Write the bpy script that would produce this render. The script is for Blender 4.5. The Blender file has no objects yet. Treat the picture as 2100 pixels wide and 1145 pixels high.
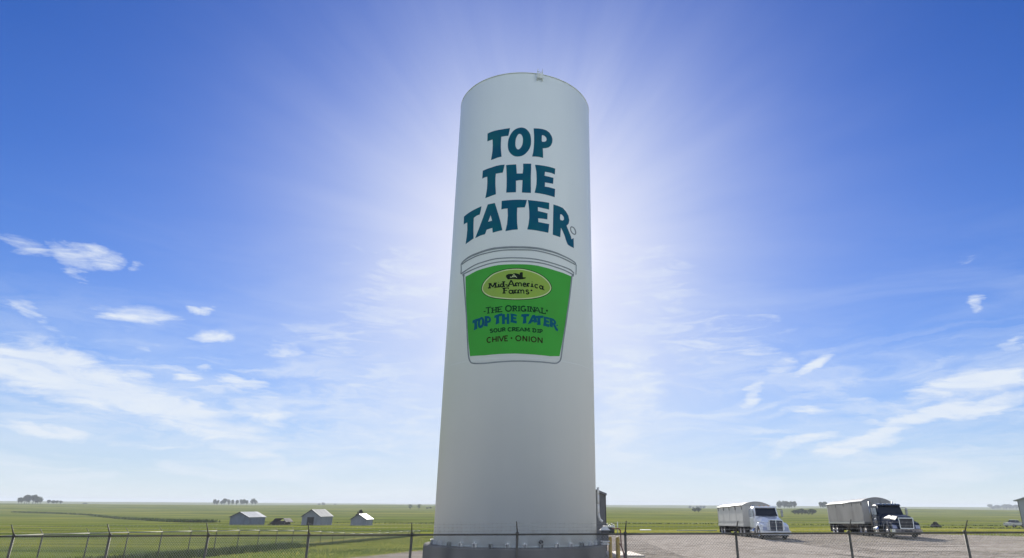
import bpy, bmesh, math, random
from mathutils import Vector, Matrix, noise
from mathutils.geometry import delaunay_2d_cdt
R = math.radians
D = bpy.data
SC = bpy.context.scene
COL = SC.collection
random.seed(7)

# ---------------------------------------------------------------- camera
EYE = 2.95
cam_d = D.cameras.new("camera"); cam = D.objects.new("camera", cam_d); COL.objects.link(cam)
cam_d.sensor_width = 36.0; cam_d.lens = 36.0*1280.6/2100
cam_d.shift_x = (1050-1126.4)/2100
cam_d.clip_end = 30000; cam_d.clip_start = 0.1
PITCH, ROLL = R(19.883), R(0.376)
cam.location = (0, 0, EYE)
cam.matrix_world = Matrix.Translation((0, 0, EYE)) @ Matrix.Rotation(R(90)+PITCH, 4, 'X') @ Matrix.Rotation(ROLL, 4, 'Z')
SC.camera = cam

# ---------------------------------------------------------------- sun and sky
SUN_AZ, SUN_EL = R(-1.9), R(22.4)          # azimuth from +Y towards +X
SUN = Vector((math.sin(SUN_AZ)*math.cos(SUN_EL), math.cos(SUN_AZ)*math.cos(SUN_EL), math.sin(SUN_EL)))
sl = D.lights.new("sun", 'SUN'); sl.energy = 4.9; sl.angle = R(0.53); sl.color = (1.0, 0.95, 0.86)
so = D.objects.new("sun", sl); COL.objects.link(so)
so.rotation_euler = SUN.to_track_quat('Z', 'Y').to_euler()
SC.view_settings.view_transform = 'Standard'; SC.view_settings.look = 'None'
SC.view_settings.exposure = 0.70; SC.view_settings.gamma = 1.0
SC.cycles.max_bounces = 8; SC.cycles.volume_bounces = 0; SC.cycles.volume_step_rate = 4
SC.cycles.use_denoising = True

class NT:
    """small helper around a node tree"""
    def __init__(s, t): s.t = t
    def n(s, kind, **kw):
        nd = s.t.nodes.new(kind)
        for k, v in kw.items(): setattr(nd, k, v)
        return nd
    def put(s, sock, v):
        if hasattr(v, 'is_linked'): s.t.links.new(v, sock)
        elif v is not None: sock.default_value = v
    def m(s, op, a, b=None, c=None, clamp=False):
        nd = s.n('ShaderNodeMath', operation=op); nd.use_clamp = clamp
        for i, v in enumerate((a, b, c)):
            if v is not None: s.put(nd.inputs[i], v)
        return nd.outputs[0]
    def vm(s, op, a, b=None):
        nd = s.n('ShaderNodeVectorMath', operation=op); s.put(nd.inputs[0], a)
        if b is not None: s.put(nd.inputs[1], b)
        return nd.outputs['Value'] if op in ('LENGTH', 'DOT_PRODUCT', 'DISTANCE') else nd.outputs[0]
    def sstep(s, v, a, b, lo=0.0, hi=1.0):
        nd = s.n('ShaderNodeMapRange', interpolation_type='SMOOTHSTEP')
        s.put(nd.inputs[0], v)
        for i, x in enumerate((a, b, lo, hi)): nd.inputs[i+1].default_value = x
        return nd.outputs[0]
    def mix(s, f, a, b, kind='MIX'):
        nd = s.n('ShaderNodeMix', data_type='RGBA', blend_type=kind)
        s.put(nd.inputs[0], f); s.put(nd.inputs[6], a); s.put(nd.inputs[7], b)
        return nd.outputs[2]
    def noise(s, vec, scale, detail=4, rough=.5, dist=0, dim='3D'):
        nd = s.n('ShaderNodeTexNoise', noise_dimensions=dim)
        if vec is not None: s.put(nd.inputs['W' if dim == '1D' else 'Vector'], vec)
        nd.inputs['Scale'].default_value = scale; nd.inputs['Detail'].default_value = detail
        nd.inputs['Roughness'].default_value = rough; nd.inputs['Distortion'].default_value = dist
        return nd.outputs[0]
    def scaled(s, vec, sc, rot=(0, 0, 0), loc=(0, 0, 0)):
        nd = s.n('ShaderNodeMapping'); s.put(nd.inputs[0], vec)
        nd.inputs['Location'].default_value = loc; nd.inputs['Rotation'].default_value = rot; nd.inputs['Scale'].default_value = sc
        return nd.outputs[0]

# cirrus patches: azimuth, elevation, half length, half width, tilt, density (radians, true directions)
CIRRUS = [(-0.734,0.300,0.035,0.008,-0.17,0.45),(-0.687,0.299,0.033,0.010,-0.37,0.50),(-0.658,0.302,0.022,0.011,-0.18,0.60),(-0.674,0.276,0.015,0.006,-0.74,0.50),(-0.621,0.299,0.009,0.005,-0.19,0.35),(-0.725,0.225,0.021,0.008,-0.51,0.55),(-0.599,0.238,0.045,0.010,0.06,0.70),(-0.525,0.257,0.016,0.005,0.34,0.60),(-0.503,0.223,0.026,0.007,0.03,0.70),(-0.595,0.192,0.016,0.004,0.03,0.50),(-0.707,0.192,0.038,0.012,-0.01,0.35),(-0.636,0.141,0.126,0.023,-0.14,1.00),(-0.551,0.124,0.117,0.019,-0.19,1.00),(-0.680,0.160,0.069,0.018,-0.08,0.85),(-0.526,0.164,0.021,0.005,0.10,0.70),(-0.508,0.177,0.012,0.004,0.10,0.75),(-0.462,0.164,0.032,0.006,-0.06,0.80),(-0.410,0.211,0.037,0.010,0.00,0.50),(-0.394,0.195,0.027,0.008,-0.01,0.40),(-0.420,0.126,0.040,0.020,-0.21,0.70),(-0.663,0.081,0.054,0.008,-0.14,0.70),(-0.547,0.076,0.014,0.006,-0.04,0.35),(-0.427,0.065,0.065,0.012,-0.27,0.65),(-0.348,0.051,0.054,0.009,-0.15,0.45),(-0.278,0.098,0.106,0.018,-0.02,0.50),(-0.352,0.137,0.082,0.028,0.06,0.35),(-0.207,0.115,0.059,0.044,0.03,0.40),(0.317,0.161,0.037,0.008,0.64,0.70),(0.359,0.199,0.024,0.016,-0.25,0.60),(0.407,0.195,0.038,0.007,0.46,0.75),(0.385,0.132,0.040,0.004,-0.10,0.60),(0.373,0.089,0.054,0.006,0.18,0.70),(0.349,0.076,0.028,0.007,0.41,0.60),(0.489,0.101,0.100,0.009,0.32,0.85),(0.601,0.123,0.060,0.010,0.16,0.85),(0.601,0.152,0.072,0.016,0.14,0.90),(0.561,0.146,0.034,0.011,0.07,0.85),(0.658,0.198,0.013,0.009,0.27,0.60),(0.632,0.257,0.013,0.007,0.59,0.60),(0.619,0.314,0.026,0.005,-0.00,0.30),(0.550,0.182,0.054,0.005,0.19,0.35),(0.469,0.052,0.043,0.005,0.16,0.35),(0.111,0.119,0.045,0.052,-0.01,0.60),(0.133,0.089,0.044,0.015,-0.18,0.45),(0.314,0.036,0.040,0.005,-0.01,0.40),(0.273,0.196,0.066,0.044,-0.05,0.25),(0.615,0.089,0.037,0.004,0.11,0.30),(-0.276,0.156,0.108,0.044,0.05,0.42),(-0.328,0.233,0.094,0.026,-0.09,0.35),(0.128,0.171,0.054,0.068,-0.02,0.60),(0.255,0.242,0.128,0.041,0.05,0.35),(-0.247,0.315,0.085,0.068,0.08,0.35),(0.158,0.323,0.080,0.069,-0.04,0.35),(0.450,0.085,0.071,0.010,0.29,0.90),(0.538,0.115,0.066,0.010,0.28,0.90),(0.613,0.129,0.049,0.010,0.20,0.90),(-0.494,0.102,0.098,0.015,-0.16,0.80),(0.297,0.217,0.066,0.016,0.29,0.40),]
w = D.worlds.new("World"); SC.world = w; w.use_nodes = True
g = NT(w.node_tree); w.node_tree.nodes.clear()
tc = g.n('ShaderNodeTexCoord').outputs['Generated']
sky = g.n('ShaderNodeTexSky', sky_type='NISHITA', sun_disc=False)
sky.sun_elevation = SUN_EL; sky.sun_rotation = SUN_AZ; sky.altitude = 300; sky.air_density = 1.0; sky.dust_density = 0.6; sky.ozone_density = 2.0
sep = g.n('ShaderNodeSeparateXYZ'); g.put(sep.inputs[0], tc)
X, Y, Z = sep.outputs
az = g.m('ARCTAN2', X, Y)
el = g.m('ARCSINE', Z)
ca = g.n('ShaderNodeCombineXYZ'); g.put(ca.inputs[0], az); g.put(ca.inputs[1], el)
ae = ca.outputs[0]
# warp the patches with noise so that their edges fray like ice cloud
wn = g.n('ShaderNodeTexNoise'); g.put(wn.inputs['Vector'], g.scaled(ae, (9, 26, 1))); wn.inputs['Scale'].default_value = 1.0; wn.inputs['Detail'].default_value = 6; wn.inputs['Roughness'].default_value = .66
wv = g.vm('MULTIPLY', g.vm('SUBTRACT', wn.outputs['Color'], (.5, .5, .5)), (.085, .030, 0))
aew = g.vm('ADD', ae, wv)
acc = None
for (a, e, l, b, t, s_) in CIRRUS:
    mp = g.n('ShaderNodeMapping', vector_type='TEXTURE'); g.put(mp.inputs[0], aew)
    mp.inputs['Location'].default_value = (a, e, 0); mp.inputs['Rotation'].default_value = (0, 0, t); mp.inputs['Scale'].default_value = (l*1.35, b*1.7, 1)
    d = g.vm('LENGTH', mp.outputs[0])
    v = g.sstep(d, 1.3, .2, 0, min(1.0, s_*1.2))
    acc = v if acc is None else g.m('MAXIMUM', acc, v)
fib = g.noise(g.scaled(ae, (10, 48, 1), rot=(0, 0, R(-8))), 1.0, 7, .62, 1.2)
fib2 = g.noise(g.scaled(ae, (34, 120, 1), rot=(0, 0, R(6))), 1.0, 5, .6, .6)
fibr = g.m('ADD', g.sstep(fib, .30, .70), g.m('MULTIPLY', g.m('SUBTRACT', fib2, .5), .55))
fib3 = g.noise(g.scaled(ae, (70, 190, 1), rot=(0, 0, R(14)), loc=(4, 4, 0)), 1.0, 4, .65, .8)
fibr = g.m('ADD', fibr, g.m('MULTIPLY', g.m('SUBTRACT', fib3, .5), .5))
cloud = g.m('SUBTRACT', g.m('MULTIPLY', acc, 1.52), g.m('MULTIPLY', g.m('SUBTRACT', 1.15, fibr), .64), clamp=True)
cloud = g.m('MULTIPLY', cloud, g.m('ADD', .78, g.m('MULTIPLY', fibr, .22)), clamp=True)
# thin high veil everywhere low in the sky, thickening around the sun
def band(rot, loc, amt, lo, hi, *masks):
    v = g.noise(g.scaled(aew, (5.0, 30, 1), rot=(0, 0, R(rot)), loc=loc), 1.0, 8, .62, .9)
    v = g.m('MULTIPLY', g.sstep(v, lo, hi), amt)
    for m_ in masks: v = g.m('MULTIPLY', v, m_)
    return v
bl = band(9, (1.3, 4.2, 0), .75, .44, .70, g.sstep(az, -.12, -.42), g.sstep(el, .27, .15), g.sstep(el, .015, .07))
br = band(-15, (6.1, 2.2, 0), .7, .46, .72, g.sstep(az, .22, .5), g.sstep(el, .24, .14), g.sstep(el, .02, .07))
bc = band(-4, (9.1, 5.2, 0), .65, .38, .72, g.sstep(el, .30, .12))
cloud = g.m('MAXIMUM', cloud, g.m('MAXIMUM', bl, g.m('MAXIMUM', br, bc)))
veil = g.noise(g.scaled(ae, (3.0, 14, 1), rot=(0, 0, R(-10)), loc=(3.1, 1.7, 0)), 1.0, 6, .6, .8)
veil = g.m('MULTIPLY', g.sstep(veil, .42, .8), g.sstep(el, .42, .12, 0, .42))
cloud = g.m('MAXIMUM', cloud, veil)
# aureole: forward scattering of haze and thin ice cloud around the sun
sd = g.vm('DOT_PRODUCT', tc, tuple(SUN))
ang = g.m('ARCCOSINE', g.m('MINIMUM', sd, .99999))
right = Vector((math.cos(SUN_AZ), -math.sin(SUN_AZ), 0)); upv = right.cross(SUN)
px_ = g.vm('DOT_PRODUCT', tc, tuple(right)); py_ = g.vm('DOT_PRODUCT', tc, tuple(upv))
pol = g.m('ARCTAN2', py_, px_)
cp = g.n('ShaderNodeCombineXYZ'); g.put(cp.inputs[0], g.m('COSINE', pol)); g.put(cp.inputs[1], g.m('SINE', pol)); g.put(cp.inputs[2], g.m('MULTIPLY', ang, .5))
ray1 = g.noise(cp.outputs[0], 2.2, 3, .6)
ray2 = g.noise(g.scaled(cp.outputs[0], (1, 1, 1), loc=(5, 2, 0)), 7.0, 4, .6)
streak = g.m('ADD', g.m('MULTIPLY', ray1, .65), g.m('MULTIPLY', ray2, .35))
reach = g.m('ADD', .74, g.m('MULTIPLY', streak, .58))
angs = g.m('DIVIDE', ang, reach)
glow_w = g.m('EXPONENT', g.m('MULTIPLY', g.m('POWER', g.m('DIVIDE', angs, .30), 1.8), -1))      # wide violet-white
glow_n = g.m('EXPONENT', g.m('MULTIPLY', g.m('POWER', g.m('DIVIDE', angs, .19), 2), -1))      # near white

base = sky.outputs[0]
STR = 0.10
def lin(r, g_, b): return tuple(((c/255)/12.92 if c/255 <= .04045 else ((c/255+.055)/1.055)**2.4)/STR/(2**SC.view_settings.exposure) for c in (r, g_, b))+(1,)
tint = g.n('ShaderNodeRGB'); tint.outputs[0].default_value = (0.08, .29, .76, 1)
skyc = g.mix(1.0, base, tint.outputs[0], 'MULTIPLY')
glow_x = g.m('EXPONENT', g.m('MULTIPLY', g.m('POWER', g.m('DIVIDE', ang, .47), 2), -1))
skyc = g.mix(g.m('MULTIPLY', glow_x, .80), skyc, lin(100, 121, 206))
elp = g.m('MAXIMUM', el, 0.0)
skyc = g.mix(g.m('MULTIPLY', g.m('EXPONENT', g.m('DIVIDE', elp, -.18)), .76), skyc, lin(170, 210, 242))
col_ = g.m('MULTIPLY', g.m('EXPONENT', g.m('MULTIPLY', g.m('POWER', g.m('DIVIDE', g.m('ADD', az, .02), .26), 2), -1)), g.m('EXPONENT', g.m('MULTIPLY', g.m('POWER', g.m('DIVIDE', elp, .40), 2), -1)))
skyc = g.mix(g.m('MULTIPLY', col_, .62), skyc, lin(222, 236, 250))
skyc = g.mix(g.m('MULTIPLY', g.m('EXPONENT', g.m('DIVIDE', elp, -.085)), .94), skyc, lin(232, 240, 240))
skyc = g.mix(g.m('MULTIPLY', glow_w, .80), skyc, lin(220, 229, 252))
skyc = g.mix(g.m('MULTIPLY', glow_n, .80), skyc, lin(246, 245, 255))
skyc = g.mix(g.m('MULTIPLY', cloud, .95), skyc, lin(232, 240, 250))
core = g.m('EXPONENT', g.m('MULTIPLY', g.m('POWER', g.m('DIVIDE', ang, .048), 2), -1))      # bright aureole close to the sun
skyc = g.mix(core, skyc, tuple(c*6 for c in lin(255, 252, 248)[:3])+(1,))
# bank of cloud added out of view behind the camera to brighten the tower
fill_bank = g.noise(g.scaled(tc, (1.6, 1.6, 4.5), loc=(2, 7, 1)), 1.0, 6, .6, .4)
side = g.m('ADD', .22, g.m('MULTIPLY', g.sstep(g.m('ABSOLUTE', X), .3, .8), .85))
fill_bank = g.m('MULTIPLY', g.sstep(fill_bank, .36, .56), g.m('MULTIPLY', g.sstep(Y, .02, -.25), g.m('MULTIPLY', side, g.sstep(el, -.02, .08))))
fill_bank = g.m('MULTIPLY', fill_bank, g.m('ADD', .92, g.m('MULTIPLY', X, .10)))
skyc = g.mix(fill_bank, skyc, tuple(c*2.0 for c in lin(246, 252, 252)[:3])+(1,))
bg = g.n('ShaderNodeBackground'); g.put(bg.inputs[0], skyc); bg.inputs[1].default_value = STR
wo = g.n('ShaderNodeOutputWorld'); g.t.links.new(bg.outputs[0], wo.inputs[0])

# ---------------------------------------------------------------- helpers
def sm(a, b, x):
    t = min(1, max(0, (x-a)/(b-a))); return t*t*(3-2*t)
def ground(x, y):
    near = 0.0129*max(-32, min(46, x))*(1-sm(110, 220, math.hypot(x, y)))
    t = sm(-16, 14, x)
    sl_l = .021*max(0, min(y, 260)-35); sl_r = .0165*max(0, min(y, 300)-60)
    z = near-(sl_l*(1-t)+sl_r*t)
    r = math.hypot(x, y)
    k = sm(150, 700, r)
    z += k*1.1*noise.noise((x*.0026, y*.0026, 3.3))*2
    z += 3.2*math.exp(-((r-1450)/330)**2)*(1+.8*noise.noise((x*.0011, y*.0011, 4.4)))-6*sm(1650, 2100, r)*(1-sm(2500, 3900, r))
    k2 = sm(900, 2600, r)
    z += k2*(7*noise.noise((x*.0006, y*.0010, 8.1))+1.0)+5.5*sm(1500, 4200, r)+sm(300, 1200, r)*2.2*noise.noise((x*.0012, y*.0022, 1.7))
    z -= .6*sm(300, 500, r)
    return z

def new_obj(name, mesh, mat=None, parent=None):
    o = D.objects.new(name, mesh); COL.objects.link(o)
    if mat is not None:
        mesh.materials.clear(); mesh.materials.append(mat)
    if parent is not None: o.parent = parent
    return o
def tag(o, label=None, cat=None, group=None, kind=None):
    if label: o['label'] = label
    if cat: o['category'] = cat
    if group: o['group'] = group
    if kind: o['kind'] = kind
    return o
def empty(name, loc=(0, 0, 0), rz=0, rx=0):
    o = D.objects.new(name, None); COL.objects.link(o); o.empty_display_size = .3
    o.location = loc; o.rotation_euler = (rx, 0, rz); return o
def copy_tree(o, parent=None):
    c = o.copy(); COL.objects.link(c)
    if parent is not None: c.parent = parent
    for ch in list(o.children): copy_tree(ch, c)
    return c

class MB:
    def __init__(s): s.v = []; s.f = []; s.s = []
    def add(s, vs, fs, smooth=False):
        o = len(s.v); s.v += [tuple(v) for v in vs]; s.f += [tuple(o+i for i in f) for f in fs]; s.s += [smooth]*len(fs); return s
    def box(s, x0, x1, y0, y1, z0, z1):
        return s.add([(x0,y0,z0),(x1,y0,z0),(x1,y1,z0),(x0,y1,z0),(x0,y0,z1),(x1,y0,z1),(x1,y1,z1),(x0,y1,z1)],
                     [(0,3,2,1),(4,5,6,7),(0,1,5,4),(1,2,6,5),(2,3,7,6),(3,0,4,7)])
    def hexa(s, b, t):      # b,t: four points each, same winding (ccw from above)
        return s.add(list(b)+list(t), [(0,3,2,1),(4,5,6,7),(0,1,5,4),(1,2,6,5),(2,3,7,6),(3,0,4,7)])
    def tube(s, a, b, r, r2=None, n=8, smooth=True):
        a, b = Vector(a), Vector(b); r2 = r if r2 is None else r2
        d = (b-a).normalized(); u = d.orthogonal().normalized(); w_ = d.cross(u)
        vs = [a+(u*math.cos(2*math.pi*i/n)+w_*math.sin(2*math.pi*i/n))*r for i in range(n)]+[b+(u*math.cos(2*math.pi*i/n)+w_*math.sin(2*math.pi*i/n))*r2 for i in range(n)]
        o = len(s.v); s.add(vs, [(i, (i+1) % n, n+(i+1) % n, n+i) for i in range(n)], smooth)
        s.f += [tuple(o+i for i in reversed(range(n))), tuple(o+n+i for i in range(n))]; s.s += [False, False]
        return s
    def path(s, pts, r, n=6):
        for a, b in zip(pts, pts[1:]): s.tube(a, b, r, n=n)
        return s
    def ring(s, prof, c=(0, 0, 0), axis='Z', n=32, smooth=True, close=False, a0=0, a1=2*math.pi):
        """lathe: prof [(radius, height)]"""
        full = abs(a1-a0-2*math.pi) < 1e-6; m = n if full else n+1; vs = []
        for (r, h) in prof:
            for i in range(m):
                a = a0+(a1-a0)*i/n; p, q = r*math.cos(a), r*math.sin(a)
                v = (p, q, h) if axis == 'Z' else ((h, p, q) if axis == 'X' else (p, h, q))
                vs.append((v[0]+c[0], v[1]+c[1], v[2]+c[2]))
        fs = []
        for k in range(len(prof)-1):
            for i in range(n):
                j = (i+1) % m; fs.append((k*m+i, k*m+j, (k+1)*m+j, (k+1)*m+i))
        return s.add(vs, fs, smooth)
    def prism(s, poly, x0, x1, axis='X'):
        """polygon in the other two axes extruded"""
        n = len(poly)
        def P(x, p): return (x, p[0], p[1]) if axis == 'X' else ((p[0], x, p[1]) if axis == 'Y' else (p[0], p[1], x))
        return s.add([P(x0, p) for p in poly]+[P(x1, p) for p in poly],
                     [tuple(range(n)), tuple(reversed(range(n, 2*n)))]+[(i, n+i, n+(i+1) % n, (i+1) % n) for i in range(n)])
    def quad(s, a, b, c, d): return s.add([a, b, c, d], [(0, 1, 2, 3)])
    def build(s, name, mat=None, parent=None, bevel=0, fix=True):
        me = D.meshes.new(name); me.from_pydata(s.v, [], s.f)
        me.polygons.foreach_set('use_smooth', s.s)
        if fix:
            bm = bmesh.new(); bm.from_mesh(me); bmesh.ops.recalc_face_normals(bm, faces=bm.faces); bm.to_mesh(me); bm.free()
        o = new_obj(name, me, mat, parent)
        if bevel:
            b = o.modifiers.new('bevel', 'BEVEL'); b.width = bevel; b.segments = 2; b.limit_method = 'ANGLE'; b.angle_limit = R(35)
            b.harden_normals = False
        return o

def mat(name, col, rough=.6, metal=0, var=.12, scale=3, bump=0, bscale=20, spec=.5, coat=0, stretch=(1, 1, 1), col2=None, world=False):
    m = D.materials.new(name); m.use_nodes = True; t = NT(m.node_tree); p = m.node_tree.nodes['Principled BSDF']
    pos = t.n('ShaderNodeNewGeometry').outputs['Position'] if world else t.n('ShaderNodeTexCoord').outputs['Object']
    pos = t.scaled(pos, stretch)
    nz = t.noise(pos, scale, 5, .6)
    c = tuple(col)+(1,); c2 = tuple(col2)+(1,) if col2 else tuple(x*(1-var*2.2) for x in col)+(1,)
    t.put(p.inputs['Base Color'], t.mix(t.sstep(nz, .35, .75), c, c2))
    p.inputs['Roughness'].default_value = rough; p.inputs['Metallic'].default_value = metal
    p.inputs['Specular IOR Level'].default_value = spec; p.inputs['Coat Weight'].default_value = coat
    if bump:
        b = t.n('ShaderNodeBump'); b.inputs['Strength'].default_value = bump; b.inputs['Distance'].default_value = .05
        t.put(b.inputs['Height'], t.noise(pos, bscale, 4, .6)); t.put(p.inputs['Normal'], b.outputs[0])
    return m

# ---------------------------------------------------------------- materials of the ground
def ground_mat(name, cols, scales, bump=.3, bscale=3, rough=.95, stretch=(1, 1, 1)):
    m = D.materials.new(name); m.use_nodes = True; t = NT(m.node_tree); p = m.node_tree.nodes['Principled BSDF']
    pos = t.n('ShaderNodeNewGeometry').outputs['Position']
    c = tuple(cols[0])+(1,)
    for i, (cc, sc) in enumerate(zip(cols[1:], scales)):
        nz = t.noise(t.scaled(pos, (stretch[0]*sc, stretch[1]*sc, sc), rot=(0, 0, R(7*i)), loc=(i*3.7, i*1.3, 0)), 1, 5, .6, .3)
        c = t.mix(t.sstep(nz, .43, .62), c, tuple(cc)+(1,))
    t.put(p.inputs['Base Color'], c); p.inputs['Roughness'].default_value = rough; p.inputs['Specular IOR Level'].default_value = 0
    b = t.n('ShaderNodeBump'); b.inputs['Strength'].default_value = bump; b.inputs['Distance'].default_value = .08
    t.put(b.inputs['Height'], t.noise(pos, bscale, 6, .7)); t.put(p.inputs['Normal'], b.outputs[0])
    return m
M = {}
M['field'] = ground_mat('field', [(.135, .175, .028), (.25, .255, .048), (.085, .122, .028), (.29, .275, .058), (.07, .10, .022)], [.006, .018, .035, .09], stretch=(.16, 1.9, 1), bscale=1.2)
M['lawn'] = ground_mat('lawn', [(.32, .305, .060), (.22, .235, .042), (.39, .35, .09), (.17, .18, .035)], [.15, .6, 2.6], bump=.6, bscale=9)
M['gravel'] = ground_mat('gravel', [(.34, .295, .245), (.24, .215, .14), (.46, .40, .335), (.23, .195, .16), (.17, .148, .12), (.46, .405, .345)], [.07, .16, .35, 1.1, 4.0], bump=.7, bscale=16, stretch=(.45, 1.5, 1))

# ---------------------------------------------------------------- terrain, lawn, gravel lot
def terrain():
    rs = [0]; r = 3.0
    while r < 6400: rs.append(r); r *= 1.045
    rs.append(6400); n = 300; vs = [(0, 0, ground(0, 0))]; fs = []
    for r in rs[1:]:
        for i in range(n):
            a = 2*math.pi*i/n; x, y = r*math.sin(a), r*math.cos(a); vs.append((x, y, ground(x, y)))
    for i in range(n): fs.append((0, 1+(i+1) % n, 1+i))
    for k in range(len(rs)-2):
        for i in range(n):
            j = (i+1) % n; a = 1+k*n; fs.append((a+i, a+j, a+n+j, a+n+i))
    m = MB(); m.add(vs, fs, True); o = m.build('ground', M['field'], fix=False); return tag(o, kind='structure')
terrain()
def sheet(name, poly, dz, m, step=1.5, jit=.0):
    """ground sheet inside a polygon, draped on the terrain"""
    P = [Vector(p) for p in poly]; n0 = len(P); q = []
    for i in range(n0):
        a, b = P[i], P[(i+1) % n0]; k = max(1, int((b-a).length/1.2))
        for j in range(k):
            p = a.lerp(b, j/k); nn = Vector((noise.noise((p.x*.35, p.y*.35, dz*99)), noise.noise((p.x*.35, p.y*.35, 5+dz*99))))*jit
            nn += Vector((noise.noise((p.x*1.7, p.y*1.7, 1)), noise.noise((p.x*1.7, p.y*1.7, 9))))*jit*.4
            q.append(p+nn)
    ed = [(i, (i+1) % len(q)) for i in range(len(q))]
    xs = [p.x for p in q]; ys = [p.y for p in q]; inner = []
    y = min(ys)+.4
    while y < max(ys):
        x = min(xs)+.3
        while x < max(xs): inner.append(Vector((x, y))); x += step*1.01
        y += step
    r = delaunay_2d_cdt(q+inner, ed, [tuple(range(len(q)))], 0, 1e-5)
    vs = [(v.x, v.y, ground(v.x, v.y)+dz) for v in r[0]]
    fs = [f for f, of in zip(r[2], r[5]) if of]
    mb = MB(); mb.add(vs, fs, True); o = mb.build(name, m, fix=False)
    for p_ in o.data.polygons: pass
    bm = bmesh.new(); bm.from_mesh(o.data)
    for f in bm.faces:
        if f.normal.z < 0: f.normal_flip()
    bm.to_mesh(o.data); bm.free()
    return tag(o, kind='structure')
lawn_poly = [(-27.2, 10), (-25.6, 34), (-24.3, 46), (-23.3, 58), (-22.4, 68), (-21.6, 80), (-20.2, 92), (-14, 99), (-4, 96), (2, 88), (12, 84), (22, 84), (40, 84), (62, 80), (75, 66), (90, 40), (60, 5), (0, 2)]
sheet('lawn', lawn_poly, .03, M['lawn'], 2.2, .5)
gravel_poly = [(-12.2, 43.2), (-15, 38), (-17, 31), (-17.5, 22), (-16, 4), (0, 3), (40, 6), (56, 30), (47, 50), (41.8, 58.8), (38.5, 68.5), (31.5, 76), (18.75, 75), (9.1, 79.5), (2.5, 79), (-1.0, 70), (-4.5, 60), (-9.5, 52.3)]
sheet('gravel_lot', gravel_poly, .055, M['gravel'], 1.6, .55)

M['track'] = ground_mat('worn_gravel', [(.40, .35, .295), (.30, .26, .215), (.47, .415, .355)], [.35, 2.0], bump=.4, bscale=14)
def track(pts, wd):
    P = [Vector(p) for p in pts]; a, b = [], []
    for i, p in enumerate(P):
        d = (P[min(i+1, len(P)-1)]-P[max(i-1, 0)]).normalized(); n_ = Vector((-d.y, d.x))*wd*(.5 if 0 < i < len(P)-1 else .15); a.append(tuple(p+n_)); b.append(tuple(p-n_))
    return a+b[::-1]
for off in (0, 2.1):
    sheet('tyre_track', track([(7.9+off*.3, 72), (9.2+off*.5, 64), (10.7+off*.6, 57.5), (12.0+off*.7, 51.5), (13.3+off*.8, 45.5), (15.0+off, 40), (17+off, 34)], .75), .068+off*.004, M['track'], .8, .25)
    if off: sheet('tyre_track', track([(21, 46+off), (27, 44.2+off), (35, 42.5+off), (44, 41+off), (50, 40+off)], .7), .069+off*.004, M['track'], .8, .3)
# ---------------------------------------------------------------- the tower
TCX, TCY = 30*math.sin(-.0475), 30*math.cos(-.0475)
TR, ZB, ZT = 3.591, 1.36, 23.66
def tower_paint():
    m = D.materials.new('tower_paint'); m.use_nodes = True; t = NT(m.node_tree); p = m.node_tree.nodes['Principled BSDF']
    pos = t.n('ShaderNodeTexCoord').outputs['Object']
    a = t.noise(t.scaled(pos, (1, 1, .12)), 1.6, 5, .6); b = t.noise(pos, .35, 3, .5)
    s_ = t.n('ShaderNodeSeparateXYZ'); t.put(s_.inputs[0], pos)
    c = t.mix(t.sstep(a, .35, .75, 0, .5), (.76, .82, .84, 1), (.715, .78, .80, 1))
    c = t.mix(t.sstep(b, .45, .7, 0, .5), c, (.735, .79, .81, 1))
    splash = t.m('MULTIPLY', t.sstep(s_.outputs[2], 2.6, 1.3, 0, .35), t.sstep(t.noise(pos, 4, 4, .6), .45, .7))
    c = t.mix(splash, c, (.50, .47, .42, 1))
    t.put(p.inputs['Base Color'], c); p.inputs['Roughness'].default_value = .45; p.inputs['Specular IOR Level'].default_value = .45
    bp = t.n('ShaderNodeBump'); bp.inputs['Strength'].default_value = .12; bp.inputs['Distance'].default_value = .02
    t.put(bp.inputs['Height'], t.noise(t.scaled(pos, (1, 1, .5)), 1.5, 3, .5)); t.put(p.inputs['Normal'], bp.outputs[0])
    return m
M['tower'] = tower_paint()
def paint(name, col, rough=.6, var=.1): return mat(name, col, rough, 0, var, 2.5, spec=.12)
M['concrete'] = mat('concrete', (.18, .175, .165), .95, 0, .3, 1.1, .35, 14, spec=.1, stretch=(1, 1, .3), col2=(.055, .055, .055))
M['galv'] = mat('galvanised_steel', (.36, .37, .37), .42, .85, .15, 6)
M['old_galv'] = mat('weathered_galvanised_steel', (.11, .105, .09), .65, .25, .2, 6)
M['wire'] = mat('fence_wire', (.42, .42, .40), .45, .6, .1, 6)
M['white_metal'] = mat('white_metal', (.72, .72, .70), .4, .0, .06, 3)
M['dark'] = mat('dark_plastic', (.025, .025, .028), .5, 0, .1, 5)
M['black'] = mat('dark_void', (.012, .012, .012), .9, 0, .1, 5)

tower = empty('water_tower', (TCX, TCY, 0))
tag(tower, 'tall white cylindrical steel tower painted with blue lettering and a green dip tub', 'tower')
mb = MB(); mb.ring([(0, ZB+.02), (TR, ZB), (TR, ZT-.04), (TR-.03, ZT)], n=256)
mb.build('tank', M['tower'], tower)
MB().ring([(TR-.04, ZT), (TR+.012, ZT), (TR+.012, ZT+.03), (TR-.04, ZT+.03), (0, ZT+.40)], n=128).build('roof', M['tower'], tower)
fo = MB(); fo.ring([(0, ZB-.004), (3.95, ZB-.004), (4.0, ZB-.05), (4.01, -.6)], n=64, smooth=False)
fo.build('foundation', M['concrete'], tower)
for z in (ZB+.05, 8.87, 17.85):
    m = MB(); prof = [(TR-.004, z-.012), (TR+.0025, z-.007), (TR+.004, z), (TR+.0025, z+.007), (TR-.004, z+.012)]
    m.ring(prof, n=200); m.build('weld_seam', M['tower'], tower)
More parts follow.
